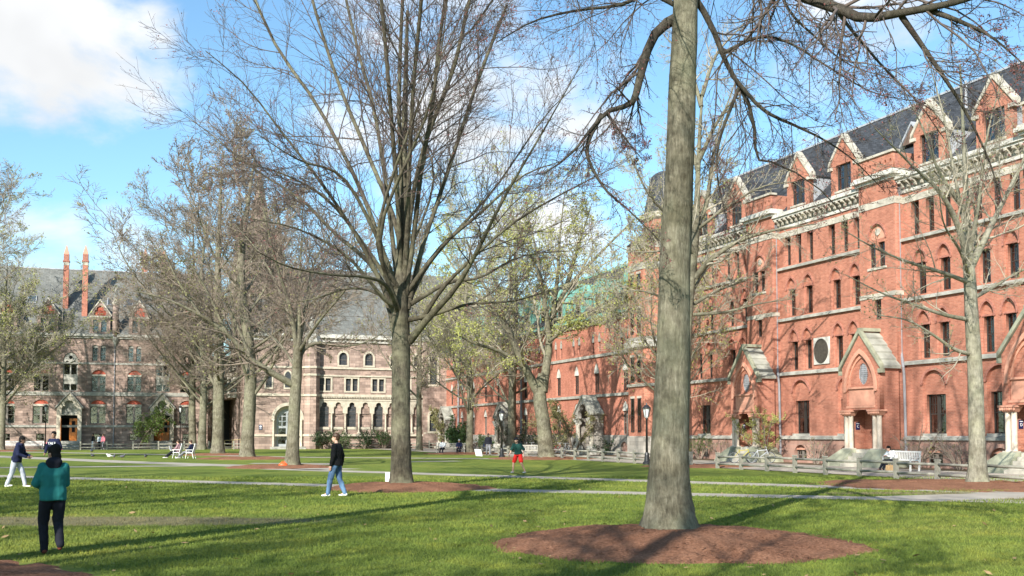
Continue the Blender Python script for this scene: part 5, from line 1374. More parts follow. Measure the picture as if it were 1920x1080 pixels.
# --- unseen trees beside and behind the camera; the shade kind is added for its shadows
tree('tree just outside the left edge above the corner mulch bed', Vector((-8.6, 11.9, 0)), [(0, 0, 0), (.1, 0, 7), (-.2, .1, 13), (.1, 0, 21)], [.35, .31, .24, .04], (), far=True, t3=3.0, seed=51, auto=16, auto_t=(.62, .98), auto_ang=.6, auto_len=.36, up=.05, lv=(10, 8, 6), bm=B_GREY, tm=B_TWIG, twr=.012, maxn=2600)
mulch(Vector((-7.95, 11.9, 0)), 2.95, .16, 1200, 'mulch in the near left corner')
for x, y, rz, h, lab in ((-5.5, -2.0, 40, 18, 'unseen tree added behind the camera to shade the near grass'), (-20.5, 14.5, 90, 17, 'unseen tree added out to the left to shade the worn patch'), (-28.0, 22.0, 150, 18, 'unseen tree added further left to shade the middle lawn'),
                         (-14.5, -4.0, 200, 18, 'unseen tree added behind and left of the camera for its shade'), (1.8, -4.5, 260, 18, 'unseen tree added just behind and right of the camera for its shade'), (-34, 36, 60, 18, 'unseen tree added left of the frame to shade the far left lawn'), (-17.5, 9.0, 300, 17, 'unseen tree added left of the corner bed to shade the walkers'), (-30.0, 11.0, 220, 18, 'unseen tree added far left between two other shade trees')):
    grown(lab, 0, 0, .4, 'shade', rz, loc=(x, y, 0), H_=h, wide=1.15)
# ------------------------------------------------------------------ shrubs and small plants
def shrub(label, loc, h, r, leaf, nleaf, seed, stems=7, lsize=.09, tm=None, name='shrub', spread=.8, twr=.008, lv=(6, 5), group=None):
    rg = np.random.default_rng(seed); root = thing(name, label, 'shrub', loc, 0, group); tm = tm or B_TWIGM
    a = rg.random(stems) * 6.28; P = np.zeros((stems, 8, 3)); d = np.stack([np.cos(a) * spread * .35, np.sin(a) * spread * .35, np.ones(stems)], 1); d = unit(d)
    pos = np.stack([np.cos(a) * .08, np.sin(a) * .08, np.full(stems, -.05)], 1); P[:, 0] = pos
    L_ = h * (.7 + .4 * rg.random(stems))[:, None]
    for s in range(1, 8):
        d = unit(d + rg.normal(size=d.shape) * .13 + np.stack([np.cos(a), np.sin(a), np.zeros(stems)], 1) * .06 * r); pos = pos + d * L_ / 7; P[:, s] = pos
    Rr = np.linspace(1, .3, 8)[None] * (.012 + .012 * h) * np.ones((stems, 1))
    for p, q in zip(P, Rr):
        V, F_ = tubes(p[None], q[None], 5); link('stem', npmesh('stem', V, F_), tm, root)
    P1, R1 = spawn(rg, P, Rr, lv[0], .2, 1, .8, .42, 6, .15, .05, .6, twr, .4); P2, R2 = spawn(rg, P1, R1, lv[1], .1, 1, .8, .5, 4, .2, .02, .7, twr * .7, .5)
    V, F_ = join([tubes(P1, R1, 4), tubes(P2, R2, 3)]); o = link('twigs', npmesh('twigs', V, F_), tm, root); o['kind'] = 'stuff'
    if nleaf:
        V, F_ = bits(rg, P2, nleaf, lsize, .0, True, lsize * .6); o = link('leaves', npmesh('leaves', V, F_, False), leaf, root); o['kind'] = 'stuff'
    return root


LEAF_B = leafm('bush_leaf', (.06, .11, .03)); LEAF_D = leafm('dark_bush_leaf', (.03, .06, .02))
shrub('small tree in sparse yellow leaf beside the downpipe left of the lettered C porch', face(13.2, 1.4), 3.4, 1.2, LEAF_Y, 2600, 61, 5, .085, name='small_tree')
shrub('bare many-stemmed shrub under the tall ground window right of the porch', face(.3, 1.1), 2.4, 1.2, LEAF_O, 60, 62, 9)
shrub('bare low shrub at the left foot of the rightmost porch', face(-2.6, 1.2), 2.2, 1.0, LEAF_O, 50, 63, 7)
shrub('bare spindly shrub between plaque bay window and porch steps', face(8.6, 1.1), 1.9, 1.1, LEAF_O, 80, 64, 8)
shrub('sparse green shrub under the ground window left of the second porch', face(21.5, 1.1), 2.2, 1.3, LEAF_G, 1300, 65, 8, .08)
shrub('bare twiggy shrub beside the left column of the second porch', face(18.6, 1.2), 1.8, .9, LEAF_O, 80, 66, 7)
shrub('low yellow-green bush behind the fence right of the big front trunk', face(23.5, 1.2), 1.0, 1.0, LEAF_Y, 900, 67, 9, .09)
shrub('small leafing tree before the near stone porch of the wing', face(39.2, 2.6), 5.0, 1.3, LEAF_O, 3000, 68, 5, .12, name='small_tree')
shrub('brownish leafing small tree left of the near wing porch', face(43.6, 1.6), 4.4, 1.0, LEAF_O, 2500, 69, 5, .12, name='small_tree')
for i, (s, hh, l, n, lab) in enumerate([(36.2, 1.5, LEAF_D, 500, 'low bush at the wing foot nearest the corner tower'), (46.6, 1.9, LEAF_B, 900, 'bush by the wing between lamp post and stone porch'), (52.5, 2.4, LEAF_D, 900, 'dark shrub at the wing foot behind the forked elm'),
                                        (58.0, 3.6, LEAF_D, 1500, 'tall dark shrub by the middle stone porch of the wing'), (63.0, 1.6, LEAF_B, 900, 'green bush behind the wing lamp post'), (67.0, 1.8, LEAF_B, 900, 'green bush left of the wing lamp post')]):
    shrub(lab, face(s, 1.2), hh, 1.1, l, n, 70 + i, 8, .14)
shrub('feathery bright green bush beside the mossy trunk', gnd(858, 849) + Vector((0, 3, 0)), 3.0, 1.6, LEAF_B, 3500, 77, 12, .2)
shrub('tan leafing small tree at the chapel corner', CP + Vector((1.0, -3, 0)), 5.2, 1.4, LEAF_O, 3500, 78, 6, .17, name='small_tree')
shrub('small green tree before the window right of the left hall door', dface(2.6, 3.2), 6.2, 2.0, LEAF_G, 3800, 79, 6, .2, name='small_tree', twr=.012)
for i, x in enumerate((19.5, 21.6, 24.6, 27.0)):
    shrub(['dark bush under the first arcade window', 'rounded green bush under the second arcade arch', 'leafy bush under the third arcade arch', 'low bush under the chapel arcade nearest the vase-shaped tree'][i], CP + Vector((math.cos(R(21.2)), math.sin(R(21.2)), 0)) * (x - 35.2) + Vector((.36, -.93, 0)) * 1.6, 2.3, 1.2, LEAF_B if i % 2 else LEAF_D, 1300, 80 + i, 9, .16)

# ------------------------------------------------------------------ people
CL = bpy.data.textures.new('cloth_folds', 'CLOUDS'); CL.noise_scale = .15; CL.noise_depth = 1


def seg(b, p, q, r0, r1, k=10):
    """rounded tapering limb between two points"""
    p, q = Vector(p), Vector(q); d = (q - p).normalized(); pts, rr = [], []
    for a in (-.95, -.6, -.2): pts.append(p + d * r0 * a); rr.append(r0 * math.sqrt(max(.05, 1 - a * a)))
    for t in (.25, .5, .75): pts.append(p.lerp(q, t)); rr.append(r0 + (r1 - r0) * t)
    for a in (.2, .6, .95): pts.append(q + d * r1 * a); rr.append(r1 * math.sqrt(max(.05, 1 - a * a)))
    return b.tube(pts, rr, k)


def ell(b, c, rx, ry, rz, k=14, n=9, M=None):
    o = len(b.v); c = Vector(c)
    for i in range(n + 1):
        th = math.pi * i / n
        th = min(max(th, .08), math.pi - .08)
        for j in range(k):
            a = 2 * math.pi * j / k; v = Vector((rx * math.sin(th) * math.cos(a), ry * math.sin(th) * math.sin(a), rz * math.cos(th)))
            if M: v = M @ v
            b.v.append(tuple(c + v))
    for i in range(n):
        for j in range(k): b.f.append((o + i * k + j, o + (i + 1) * k + j, o + (i + 1) * k + (j + 1) % k, o + i * k + (j + 1) % k))
    b.f.append(tuple(o + j for j in range(k))); b.f.append(tuple(o + n * k + j for j in range(k))[::-1])
    return b


def loft(b, secs, k=16):
    """elliptical sections (centre, rx, ry)"""
    o = len(b.v); n = len(secs)
    for c, rx, ry in secs:
        for j in range(k):
            a = 2 * math.pi * j / k; b.v.append((c[0] + rx * math.cos(a), c[1] + ry * math.sin(a), c[2]))
    for i in range(n - 1):
        for j in range(k): b.f.append((o + i * k + j, o + i * k + (j + 1) % k, o + (i + 1) * k + (j + 1) % k, o + (i + 1) * k + j))
    b.f.append(tuple(o + j for j in range(k))[::-1]); b.f.append(tuple(o + (n - 1) * k + j for j in range(k)))
    return b


SKIN_L = plain('skin_light', (.56, .33, .24), .55, .08, 6); SKIN_T = plain('skin_tan', (.36, .20, .13), .55, .08, 6); SKIN_D = plain('skin_brown', (.13, .07, .045), .55, .08, 6)
HAIR_K = plain('black_hair', (.008, .007, .006), .85, .3, 20); HAIR_B = plain('brown_hair', (.055, .027, .012), .55, .3, 20)


def cloth(name, col, var=.12): return plain('cloth_' + name, col, .9, var, 6, .004)


BASE = dict(hl=(-.095, 0, .92), hr=(.095, 0, .92), kl=(-.1, .02, .49), kr=(.1, .02, .49), al=(-.1, -.02, .085), ar=(.1, -.02, .085),
            pel=(0, 0, .96), wst=(0, 0, 1.08), chs=(0, -.01, 1.27), nek=(0, -.01, 1.47), hd=(0, .02, 1.625),
            sl=(-.19, -.01, 1.40), sr=(.19, -.01, 1.40), el=(-.25, -.03, 1.13), er=(.25, -.03, 1.13), wl=(-.255, .06, .88), wr=(.255, .06, .88),
            head=0.0, toel=0.0, toer=0.0, fl=0, fr=0)


def person(label, loc, rz, h, pose, skin, top, bottom, shoe, hair, sleeve=1.0, leg=1.0, hood=None, cap=None, hairlen=0, group=None, vox=.016, fat=1.0, hem=.93, collar=None, extra=None):
    J = dict(BASE); J.update(pose); s = h / 1.75; f = fat
    root = thing('person', label, 'person', loc, rz, group); root.scale = (s, s, s)
    V = lambda k: Vector(J[k])

    def rem(o, v, disp=0):
        m = o.modifiers.new('join', 'REMESH'); m.mode = 'VOXEL'; m.voxel_size = v; m.use_smooth_shade = True
        sm = o.modifiers.new('soft', 'SMOOTH'); sm.iterations = 3; sm.factor = .5
        if disp: d = o.modifiers.new('folds', 'DISPLACE'); d.texture = CL; d.strength = disp; d.mid_level = .3; d.texture_coords = 'LOCAL'
        return o
    hd = V('hd'); Mh = Matrix.Rotation(J['head'], 3, 'Z')
    b = MB()
    # head, face, neck
    ell(b, hd + Vector((0, 0, .02)), .076, .095, .105, M=Mh); ell(b, hd + Mh @ Vector((0, .03, -.055)), .058, .062, .066, M=Mh)
    seg(b, hd + Mh @ Vector((0, .09, .0)), hd + Mh @ Vector((0, .108, -.028)), .011, .016, 6)
    for sx in (-1, 1): ell(b, hd + Mh @ Vector((sx * .078, -.005, -.005)), .012, .022, .032, 8, 6, Mh)
    ell(b, hd + Mh @ Vector((0, .088, -.06)), .028, .012, .011, 8, 6, Mh)
    seg(b, V('nek') - Vector((0, 0, .05)), hd - Vector((0, .01, .06)), .055, .052)
    # torso, limbs
    loft(b, [(V('pel') + Vector((0, 0, -.09)), .13 * f, .095 * f), (V('pel'), .15 * f, .105 * f), (V('wst'), .125 * f, .09 * f), (V('chs'), .155 * f, .105 * f), (V('chs').lerp(V('nek'), .55), .15 * f, .09 * f), (V('nek') - Vector((0, 0, .02)), .07, .06)])
    for q in 'lr':
        sg = -1 if q == 'l' else 1
        seg(b, V('s' + q) + Vector((.02 if q == 'l' else -.02, 0, -.02)), V('e' + q), .04 * f, .036 * f); seg(b, V('e' + q), V('w' + q), .039, .027)
        seg(b, V('h' + q), V('k' + q), .078 * f, .055 * f); seg(b, V('k' + q), V('a' + q), .053 * f, .038)
        # hand: palm, four fingers, thumb
        w = V('w' + q); d = (w - V('e' + q)).normalized(); side = d.cross(Vector((0, 1, 0.2))).normalized(); up_ = side.cross(d).normalized()
        seg(b, w + d * .02, w + d * .075, .026, .036, 8); 
        for i, l in enumerate((.066, .076, .072, .056)):
            p = w + d * .095 + up_ * (.026 - .017 * i); m = p + d * l * .5 + side * sg * -.004; seg(b, p, m, .0105, .010, 6); seg(b, m, m + (d * .8 - side * sg * .55).normalized() * l * .5, .010, .008, 6)
        p = w + d * .045 + up_ * .032; m = p + (d * .6 + up_ * .75).normalized() * .04; seg(b, p, m, .013, .011, 6); seg(b, m, m + (d * .9 + up_ * .2).normalized() * .032, .011, .009, 6)
        fw = Vector((math.sin(J['f' + q]), math.cos(J['f' + q]), 0)); seg(b, V('a' + q), V('a' + q) + fw * .1 + Vector((0, 0, -.04)), .04, .03)
    body = b.obj('body', skin, root); rem(body, max(.011, vox * .75))
    for sx in (-1, 1):
        e = MB(); ell(e, hd + Mh @ Vector((sx * .031, .089, .018)), .011, .008, .008, 8, 6, Mh); e.obj('eye', M_IRON, root)
    # top
    b = MB(); g = .022
    bot = V('pel').lerp(V('hl').lerp(V('hr'), .5), .2); bot.z = max(bot.z - .06, min(bot.z, hem - .0)) if hem else bot.z
    secs = [(bot + Vector((0, 0, -.03)), (.165 + g * .6) * f, (.125 + g * .5) * f), (V('pel') + Vector((0, 0, .06)), .158 * f + g, .115 * f + g), (V('wst'), .14 * f + g, .105 * f + g), (V('chs'), .168 * f + g, .118 * f + g), (V('chs').lerp(V('nek'), .55), .155 * f + g, .098 * f + g), (V('chs').lerp(V('nek'), .85), .105, .08), (V('nek'), .064, .062)]
    loft(b, secs)
    for q in 'lr':
        seg(b, V('s' + q) + Vector((-.02 if q == 'r' else .02, 0, -.01)), V('e' + q), .072 * f, .058 * f)
        if sleeve > .5: seg(b, V('e' + q), V('e' + q).lerp(V('w' + q), .96), .056 * f, .041 * f)
    rem(b.obj('jacket' if sleeve > .5 else 'shirt', top, root), vox, .034)
    # trousers or shorts
    b = MB()
    loft(b, [(V('hl').lerp(V('hr'), .5) + Vector((0, 0, -.07)), .155 * f, .118 * f), (V('pel').lerp(V('hl').lerp(V('hr'), .5), .5), .168 * f, .122 * f), (V('pel') + Vector((0, 0, .06)), .148 * f, .108 * f)])
    for q in 'lr':
        seg(b, V('h' + q), V('k' + q) if leg > .6 else V('h' + q).lerp(V('k' + q), .82), .094 * f, .068 * f if leg > .6 else .092)
        if leg > .6: seg(b, V('k' + q), V('a' + q) + Vector((0, 0, .0)), .068 * f, .05 * f)
    rem(b.obj('trousers' if leg > .6 else 'shorts', bottom, root), vox, .03)
    # shoes
    for q in 'lr':
        b = MB(); a = V('a' + q); fa = J['f' + q]; tp = J['toe' + q]
        Ms = Matrix.Rotation(-fa, 3, 'Z') @ Matrix.Rotation(-tp, 3, 'X')
        for c, rx, ry, rz_ in (((0, -.02, -.035), .042, .058, .042), ((0, .07, -.05), .045, .085, .032), ((0, .14, -.056), .043, .06, .026)):
            ell(b, a + Ms @ Vector(c), rx, ry, rz_, 12, 8, Ms)
        b2 = MB(); o = b.obj('shoe', shoe, root); rem(o, .012)
    # hair
    if hair is not None:
        b = MB(); ell(b, hd + Mh @ Vector((0, -.014, .048)), .09, .106, .094, M=Mh)
        ell(b, hd + Mh @ Vector((0, -.045, .0)), .080, .07, .085, M=Mh)
        if hairlen: ell(b, hd + Mh @ Vector((0, -.06, -.05)), .085, .06, .12 * hairlen, M=Mh); ell(b, hd + Mh @ Vector((0, -.05, .09)), .075, .075, .07, M=Mh)
        rem(b.obj('hair', hair, root), .013, .02)
    if cap is not None:
        b = MB(); ell(b, hd + Mh @ Vector((0, -.005, .06)), .087, .103, .075, M=Mh); b.add([tuple(hd + Mh @ Vector(v)) for v in ((-.07, .07, .045), (.07, .07, .045), (.055, .17, .03), (-.055, .17, .03), (-.07, .07, .06), (.07, .07, .06), (.055, .17, .042), (-.055, .17, .042))], [(0, 3, 2, 1), (4, 5, 6, 7), (0, 1, 5, 4), (1, 2, 6, 5), (2, 3, 7, 6), (3, 0, 4, 7)])
        rem(b.obj('cap', cap, root), .013)
    if hood is not None:
        b = MB(); n_ = V('nek'); ell(b, n_ + Vector((0, -.06, .0)), .125, .09, .085); ell(b, n_ + Vector((0, .03, .0)), .105, .085, .05); ell(b, n_ + Vector((0, -.09, -.07)), .1, .05, .09)
        rem(b.obj('hood', hood, root), .016, .02)
    if extra: extra(root, J)
    return root


C_NAVY = cloth('navy', (.012, .016, .045)); C_BLACK = cloth('black', (.008, .008, .009)); C_TEAL = cloth('teal', (.016, .14, .135)); C_GREY = cloth('pale_grey', (.42, .44, .50)); C_INK = cloth('ink', (.010, .011, .018))
C_WHITE = cloth('white', (.75, .75, .75)); C_PINK = cloth('pink', (.72, .22, .26)); C_RED = cloth('red', (.62, .025, .02)); C_DGREEN = cloth('dark_green', (.014, .06, .05)); C_GREYD = cloth('grey', (.17, .17, .19)); C_BROWNS = cloth('brown_leather', (.11, .03, .018))


def denim(t, bs, out):
    v = coords(t, 'Object', (1, 1, .5)); n = noise(t, v, 3.2, 3); n2 = noise(t, coords(t), 30, 3)
    c = ramp(t, n, [(.35, (.022, .05, .115)), (.62, (.12, .22, .36))]); c = mixc(t, .4, c, ramp(t, n2, [(.3, (.7, .7, .7)), (.7, (1.1, 1.1, 1.1))]), 'MULTIPLY')
    t.links.new(c, bs.inputs['Base Color']); bs.inputs['Roughness'].default_value = .9


C_DENIM = mat('faded_denim', denim)
# the person with the teal jacket, close on the left
person('person in a teal jacket with dark hood seen from behind, standing close on the grass', gnd(97, 1040), R(28), 1.60,
       dict(sl=(-.175, -.01, 1.39), sr=(.175, -.01, 1.39), el=(-.25, .02, 1.13), wl=(-.10, .24, 1.05), er=(.19, .08, 1.12), wr=(.06, .3, 1.08), head=R(40), hl=(-.09, 0, .92), hr=(.09, 0, .92), al=(-.10, .1, .085), kl=(-.13, .15, .5), ar=(.10, -.18, .17), kr=(.09, .06, .50), toer=R(-42), hd=(0, .03, 1.60)),
       SKIN_T, C_TEAL, C_INK, C_BROWNS, HAIR_K, hood=C_INK, hairlen=.9, vox=.014, fat=1.12, hem=.78)
person('person in navy hooded jacket and pale sweatpants striding at the left edge', gnd(30, 914), R(-88), 1.72,
       dict(hl=(-.09, -.02, .9), hr=(.09, -.02, .9), kl=(-.12, .16, .5), kr=(.12, -.1, .48), al=(-.13, .24, .09), ar=(.12, -.26, .1), pel=(0, .0, .94), wst=(0, .03, 1.06), chs=(0, .07, 1.24), nek=(0, .12, 1.43), hd=(0, .18, 1.58), sl=(-.19, .1, 1.37), sr=(.19, .1, 1.37), el=(-.24, .16, 1.12), er=(.24, .14, 1.11), wl=(-.13, .38, 1.05), wr=(.13, .37, 1.02), toer=R(-10)),
       SKIN_D, C_NAVY, C_GREY, C_WHITE, HAIR_K, hood=C_NAVY, fat=1.12, hem=.84)


def yale2(root, J):
    me = text_mesh('YALE', .15, .004, 'lettering'); o = link('lettering', me, M_WHITE, root); o.location = (0, .155, 1.28); o.rotation_euler = (R(90), 0, R(180))
    MB().lathe([(.0, 0), (.05, 0), (.05, .006)], (0, 0, 0), 8).obj('emblem', M_WHITE, root).location = (0, .15, 1.14)


person('person in a navy sweatshirt with white lettering facing the camera behind the teal jacket', Vector((-19.3, 45.0, 0)), R(172), 1.86, dict(el=(-.29, -.02, 1.14), er=(.29, -.02, 1.14), wl=(-.3, .1, .92), wr=(.3, .1, .92)), SKIN_T, C_NAVY, C_INK, C_WHITE, HAIR_K, fat=1.12, extra=yale2)
person('person in a black jacket and faded jeans standing in profile beside the vase-shaped tree', gnd(630, 931), R(78), 1.77,
       dict(kl=(-.1, .13, .5), al=(-.1, .2, .085), kr=(.1, -.06, .49), ar=(.11, -.22, .09), fl=0, el=(-.25, .0, 1.12), wl=(-.24, .06, .87), er=(.25, -.09, 1.12), wr=(.25, -.06, .87), chs=(0, -.02, 1.27), head=R(10)),
       SKIN_L, C_BLACK, C_DENIM, C_WHITE, HAIR_B, fat=1.12, hem=.88, vox=.014)
person('person in red shorts, dark green shirt and cap with legs apart mid-run', gnd(972, 887), R(150), 1.70,
       dict(hl=(-.1, .0, .86), hr=(.1, .0, .86), pel=(0, 0, .9), wst=(0, .04, 1.02), chs=(0, .09, 1.19), nek=(0, .14, 1.37), hd=(0, .2, 1.52), sl=(-.2, .11, 1.31), sr=(.2, .11, 1.31), el=(-.33, .1, 1.08), er=(.33, .06, 1.08), wl=(-.38, .2, .86), wr=(.38, .16, .86), kl=(-.22, .12, .47), kr=(.2, .1, .47), al=(-.3, -.08, .09), ar=(.3, -.02, .09)),
       SKIN_L, C_DGREEN, C_RED, C_WHITE, HAIR_K, sleeve=.3, leg=.4, cap=C_INK, vox=.018, fat=1.1)
walk = dict(kl=(-.1, .14, .5), al=(-.1, .18, .085), kr=(.1, .0, .49), ar=(.1, -.22, .11))
person('person in a pink jacket walking before the brownstone hall', dface(-1.0, 7.0), R(150), 1.78, walk, SKIN_L, C_PINK, C_GREYD, C_WHITE, HAIR_B, vox=.03, fat=1.15)
person('person in a dark top and white trousers walking before the brownstone hall', dface(-2.1, 6.6), R(140), 1.82, walk, SKIN_T, C_BLACK, C_WHITE, C_WHITE, HAIR_K, vox=.03, fat=1.1)
person('person in a pale top just left of the pink jacket', dface(-1.5, 5.4), R(165), 1.74, walk, SKIN_L, C_WHITE, C_INK, C_INK, HAIR_K, vox=.03, fat=1.1)
person('person in a dark coat walking along the wing behind the fence', Vector((-1.95, 88, 0)), R(190), 1.80, walk, SKIN_D, C_INK, C_GREYD, C_INK, HAIR_K, vox=.026, fat=1.12)
sit = dict(pel=(0, -.02, .50), wst=(0, -.06, .62), chs=(0, -.08, .82), nek=(0, -.05, 1.02), hd=(0, -.01, 1.17), sl=(-.19, -.07, .95), sr=(.19, -.07, .95), hl=(-.1, .0, .47), hr=(.1, .0, .47), kl=(-.12, .42, .46), kr=(.12, .42, .47), al=(-.12, .55, .09), ar=(.12, .52, .09), el=(-.25, .02, .72), er=(.25, .02, .72), wl=(-.12, .26, .62), wr=(.12, .26, .62))

# ------------------------------------------------------------------ seats, lamps, bicycles, small things
M_SLATW = plain('pale_bench_wood', (.62, .60, .57), .75, .15, 5); M_TEAK = plain('grey_teak', (.36, .34, .29), .8, .2, 5)


def bench(label, loc, rz, w, m, group=None):
    """slatted garden bench: legs, arms, seat slats, back rails and upright back slats"""
    r = thing('garden_bench', label, 'bench', loc, rz, group)
    for x in (-w / 2 + .035, w / 2 - .035):
        MB().box(x - .035, x + .035, .24, .30, 0, .64).obj('leg', m, r)
        MB().hexa([(x - .035, -.26, 0), (x + .035, -.26, 0), (x + .035, -.20, 0), (x - .035, -.20, 0)], [(x - .035, -.36, .95), (x + .035, -.36, .95), (x + .035, -.30, .95), (x - .035, -.30, .95)]).obj('leg', m, r)
        MB().box(x - .04, x + .04, -.28, .32, .641, .675).obj('armrest', m, r)
        MB().box(x - .02, x + .02, -.22, .239, .34, .40).obj('seat_rail', m, r)
    for i in range(5): MB().box(-w / 2 + .07, w / 2 - .07, -.2 + i * .095, -.12 + i * .095, .401, .425).obj('seat_slat', m, r)
    for z, y in ((.48, -.265), (.88, -.32)): MB().box(-w / 2 + .07, w / 2 - .07, y - .02, y + .02, z, z + .07).obj('back_rail', m, r)
    n = int(w / .12); sl_ = MB().hexa([(-.025, -.012, 0), (.025, -.012, 0), (.025, .012, 0), (-.025, .012, 0)], [(-.025, -.062, .33), (.025, -.062, .33), (.025, -.038, .33), (-.025, -.038, .33)]).mesh('back_slat'); sl_.materials.append(m)
    for i in range(n): link('back_slat', sl_, None, r, (-w / 2 + .1 + (i + .5) * (w - .2) / n, -.268, .55))
    return r


fz = math.atan2(-math.sin(A), -math.cos(A)) - R(90)     # local +y looks from the red front towards the lawn
bl_ = gnd(1690, 883)
bench('pale slatted bench with a reader on the pavement right of the C porch', bl_, fz, 1.9, M_SLATW)
tb = MB(); tb.hexa([(-.16, -.1, 0), (.16, -.1, 0), (.16, .1, 0), (-.16, .1, 0)], [(-.14, -.07, .34), (.14, -.07, .34), (.14, .07, .34), (-.14, .07, .34)])
o = thing('tan_bag', 'tan paper bag on the ground in front of the reader on the bench', 'bag', gnd(1668, 886), .3); tb.obj('bag_body', plain('tan_paper', (.46, .30, .15), .85), o); MB().tube([(-.06, 0, .33), (-.05, 0, .43), (.05, 0, .43), (.06, 0, .33)], .008, 5).obj('handle', plain('tan_paper', (.46, .30, .15), .85), o)
dD = Vector((-math.sin(A), math.cos(A), 0))
person('person in a white shirt and dark trousers hunched over on the pale bench', bl_ + dD * .55, fz + R(6), 1.74, dict(sit, chs=(0, .06, .80), nek=(0, .2, .96), hd=(0, .3, 1.06), sl=(-.19, .14, .9), sr=(.19, .14, .9), el=(-.24, .3, .7), er=(.24, .3, .7), wl=(-.08, .46, .72), wr=(.1, .46, .7), kl=(-.12, .46, .47), kr=(.12, .46, .47), al=(-.12, .82, .09), ar=(.12, .78, .09)), SKIN_L, C_WHITE, C_INK, C_INK, HAIR_K, vox=.02, fat=1.1, hem=None)
for i, (x, y, lab) in enumerate([(20, 838.5, 'pale slatted bench at the far left edge before the brownstone hall'), (56, 838.5, 'pale slatted bench right of another one before the brownstone hall')]):
    q = at(x, 836, 122); q.z = 0
    bench(lab, q, R(190), 2.9, M_SLATW, None)
bA = bench('grey teak bench with two seated people by the mossy trunk', gnd(846, 851), R(168), 2.6, M_TEAK)
person('person in a pale top seated on the teak bench by the mossy trunk', gnd(846, 851) + Vector((-.75, .0, 0)), R(168), 1.75, sit, SKIN_L, C_WHITE, C_INK, C_INK, HAIR_B, vox=.026, fat=1.1, hem=None)
person('person in navy with white hair seated on the teak bench by the mossy trunk', gnd(846, 851) + Vector((.7, .0, 0)), R(175), 1.75, sit, SKIN_L, C_NAVY, C_INK, C_INK, plain('white_hair', (.6, .6, .58), .6), vox=.026, fat=1.1, hem=None)
bench('grey teak armchair bench left of the forked elm by the fence', gnd(997, 858.5), R(172), 1.5, M_TEAK)


def lawn_chair(label, loc, rz):
    r = thing('lawn_chair', label, 'chair', loc, rz)
    for x in (-.26, .26):
        MB().tube([(x, .28, 0), (x, .2, .40)], .022, 6).obj('leg', M_WHITE, r); MB().tube([(x, -.3, 0), (x, -.2, .40)], .022, 6).obj('leg', M_WHITE, r)
        MB().box(x - .03, x + .03, -.25, .25, .60, .63).obj('armrest', M_WHITE, r)
        MB().tube([(x, .22, .4), (x, .22, .6)], .02, 6).obj('arm_post', M_WHITE, r)
    MB().box(-.27, .27, -.22, .26, .39, .43).obj('seat', M_WHITE, r)
    for i in range(5): MB().hexa([(-.25 + i * .105, -.23, .43), (-.17 + i * .105, -.23, .43), (-.17 + i * .105, -.2, .43), (-.25 + i * .105, -.2, .43)], [(-.25 + i * .105, -.4, 1.0), (-.17 + i * .105, -.4, 1.0), (-.17 + i * .105, -.37, 1.0), (-.25 + i * .105, -.37, 1.0)]).obj('back_slat', M_WHITE, r)
    MB().box(-.27, .27, -.415, -.355, 1.0, 1.06).obj('back_rail', M_WHITE, r)
    return r


g1 = gnd(333, 859); g2 = gnd(357, 859.5)
lawn_chair('white lawn chair of the sitter with the laptop', g1, R(85)); lawn_chair('white lawn chair of the navy-topped sitter', g2, R(88))
lay = dict(sit, kl=(-.12, .42, .44), kr=(.12, .42, .46), al=(-.14, .86, .09), ar=(.12, .82, .09))
person('person in a pinkish top seated on the lawn with a white laptop on the knees', g1, R(85), 1.78, lay, SKIN_L, cloth('mauve', (.30, .18, .20)), C_INK, C_WHITE, HAIR_B, vox=.024, fat=1.1, hem=None)
person('person in a navy top with grey trousers seated on the lawn facing the laptop user', g2, R(88), 1.78, lay, SKIN_L, C_NAVY, C_GREYD, C_WHITE, HAIR_B, vox=.024, fat=1.1, hem=None)
lp = thing('laptop', 'open white laptop on the knees of the seated lawn reader', 'laptop', g1 + Vector((-.36, .02, .57)), R(85))
MB().box(-.19, .19, -.13, .13, 0, .02).obj('base', M_WHITE, lp); MB().hexa([(-.19, .13, .02), (.19, .13, .02), (.19, .145, .02), (-.19, .145, .02)], [(-.19, .19, .29), (.19, .19, .29), (.19, .205, .29), (-.19, .205, .29)]).obj('screen_lid', M_WHITE, lp)


def lamp(label, loc, h):
    r = thing('lamp_post', label, 'lamp post', loc, 0)
    MB().lathe([(.24, 0), (.24, .12), (.16, .2), (.13, .55), (.085, .7)], (0, 0, 0), 12).obj('base', M_IRON, r)
    MB().lathe([(.07, .7), (.05, h - .75), (.09, h - .72), (.05, h - .66)], (0, 0, 0), 10).obj('pole', M_IRON, r, True)
    ln = MB().lathe([(.08, h - .66), (.12, h - .6), (.2, h - .15), (.22, h - .12)], (0, 0, 0), 6).obj('lantern_glass', mat('lamp_glass', lambda t, bs, o: (setattr(bs.inputs['Base Color'], 'default_value', (.62, .64, .64, 1)), setattr(bs.inputs['Roughness'], 'default_value', .25))), r)
    for i in range(6):
        a = math.pi * i / 3; MB().tube([(.125 * math.cos(a), .125 * math.sin(a), h - .62), (.225 * math.cos(a), .225 * math.sin(a), h - .12)], .014, 4).obj('glazing_bar', M_IRON, ln)
    MB().lathe([(.27, h - .12), (.25, h - .08), (.12, h + .06), (.05, h + .1), (.03, h + .2), (.0, h + .22)], (0, 0, 0), 12).obj('lantern_cap', M_IRON, r)
    return r


lamp('black lantern post just left of the big front trunk before the corner tower', gnd(1213, 871), 3.35)
lamp('black lantern post by the paved walk left of the forked elm', gnd(941, 857.5), 3.45)
lamp('black lantern post left of the left oak door of the brownstone hall', dface(-7.4, 4.0), 5.0)
lamp('black lantern post right of the right oak door of the brownstone hall', dface(7.3, 4.0), 5.0)


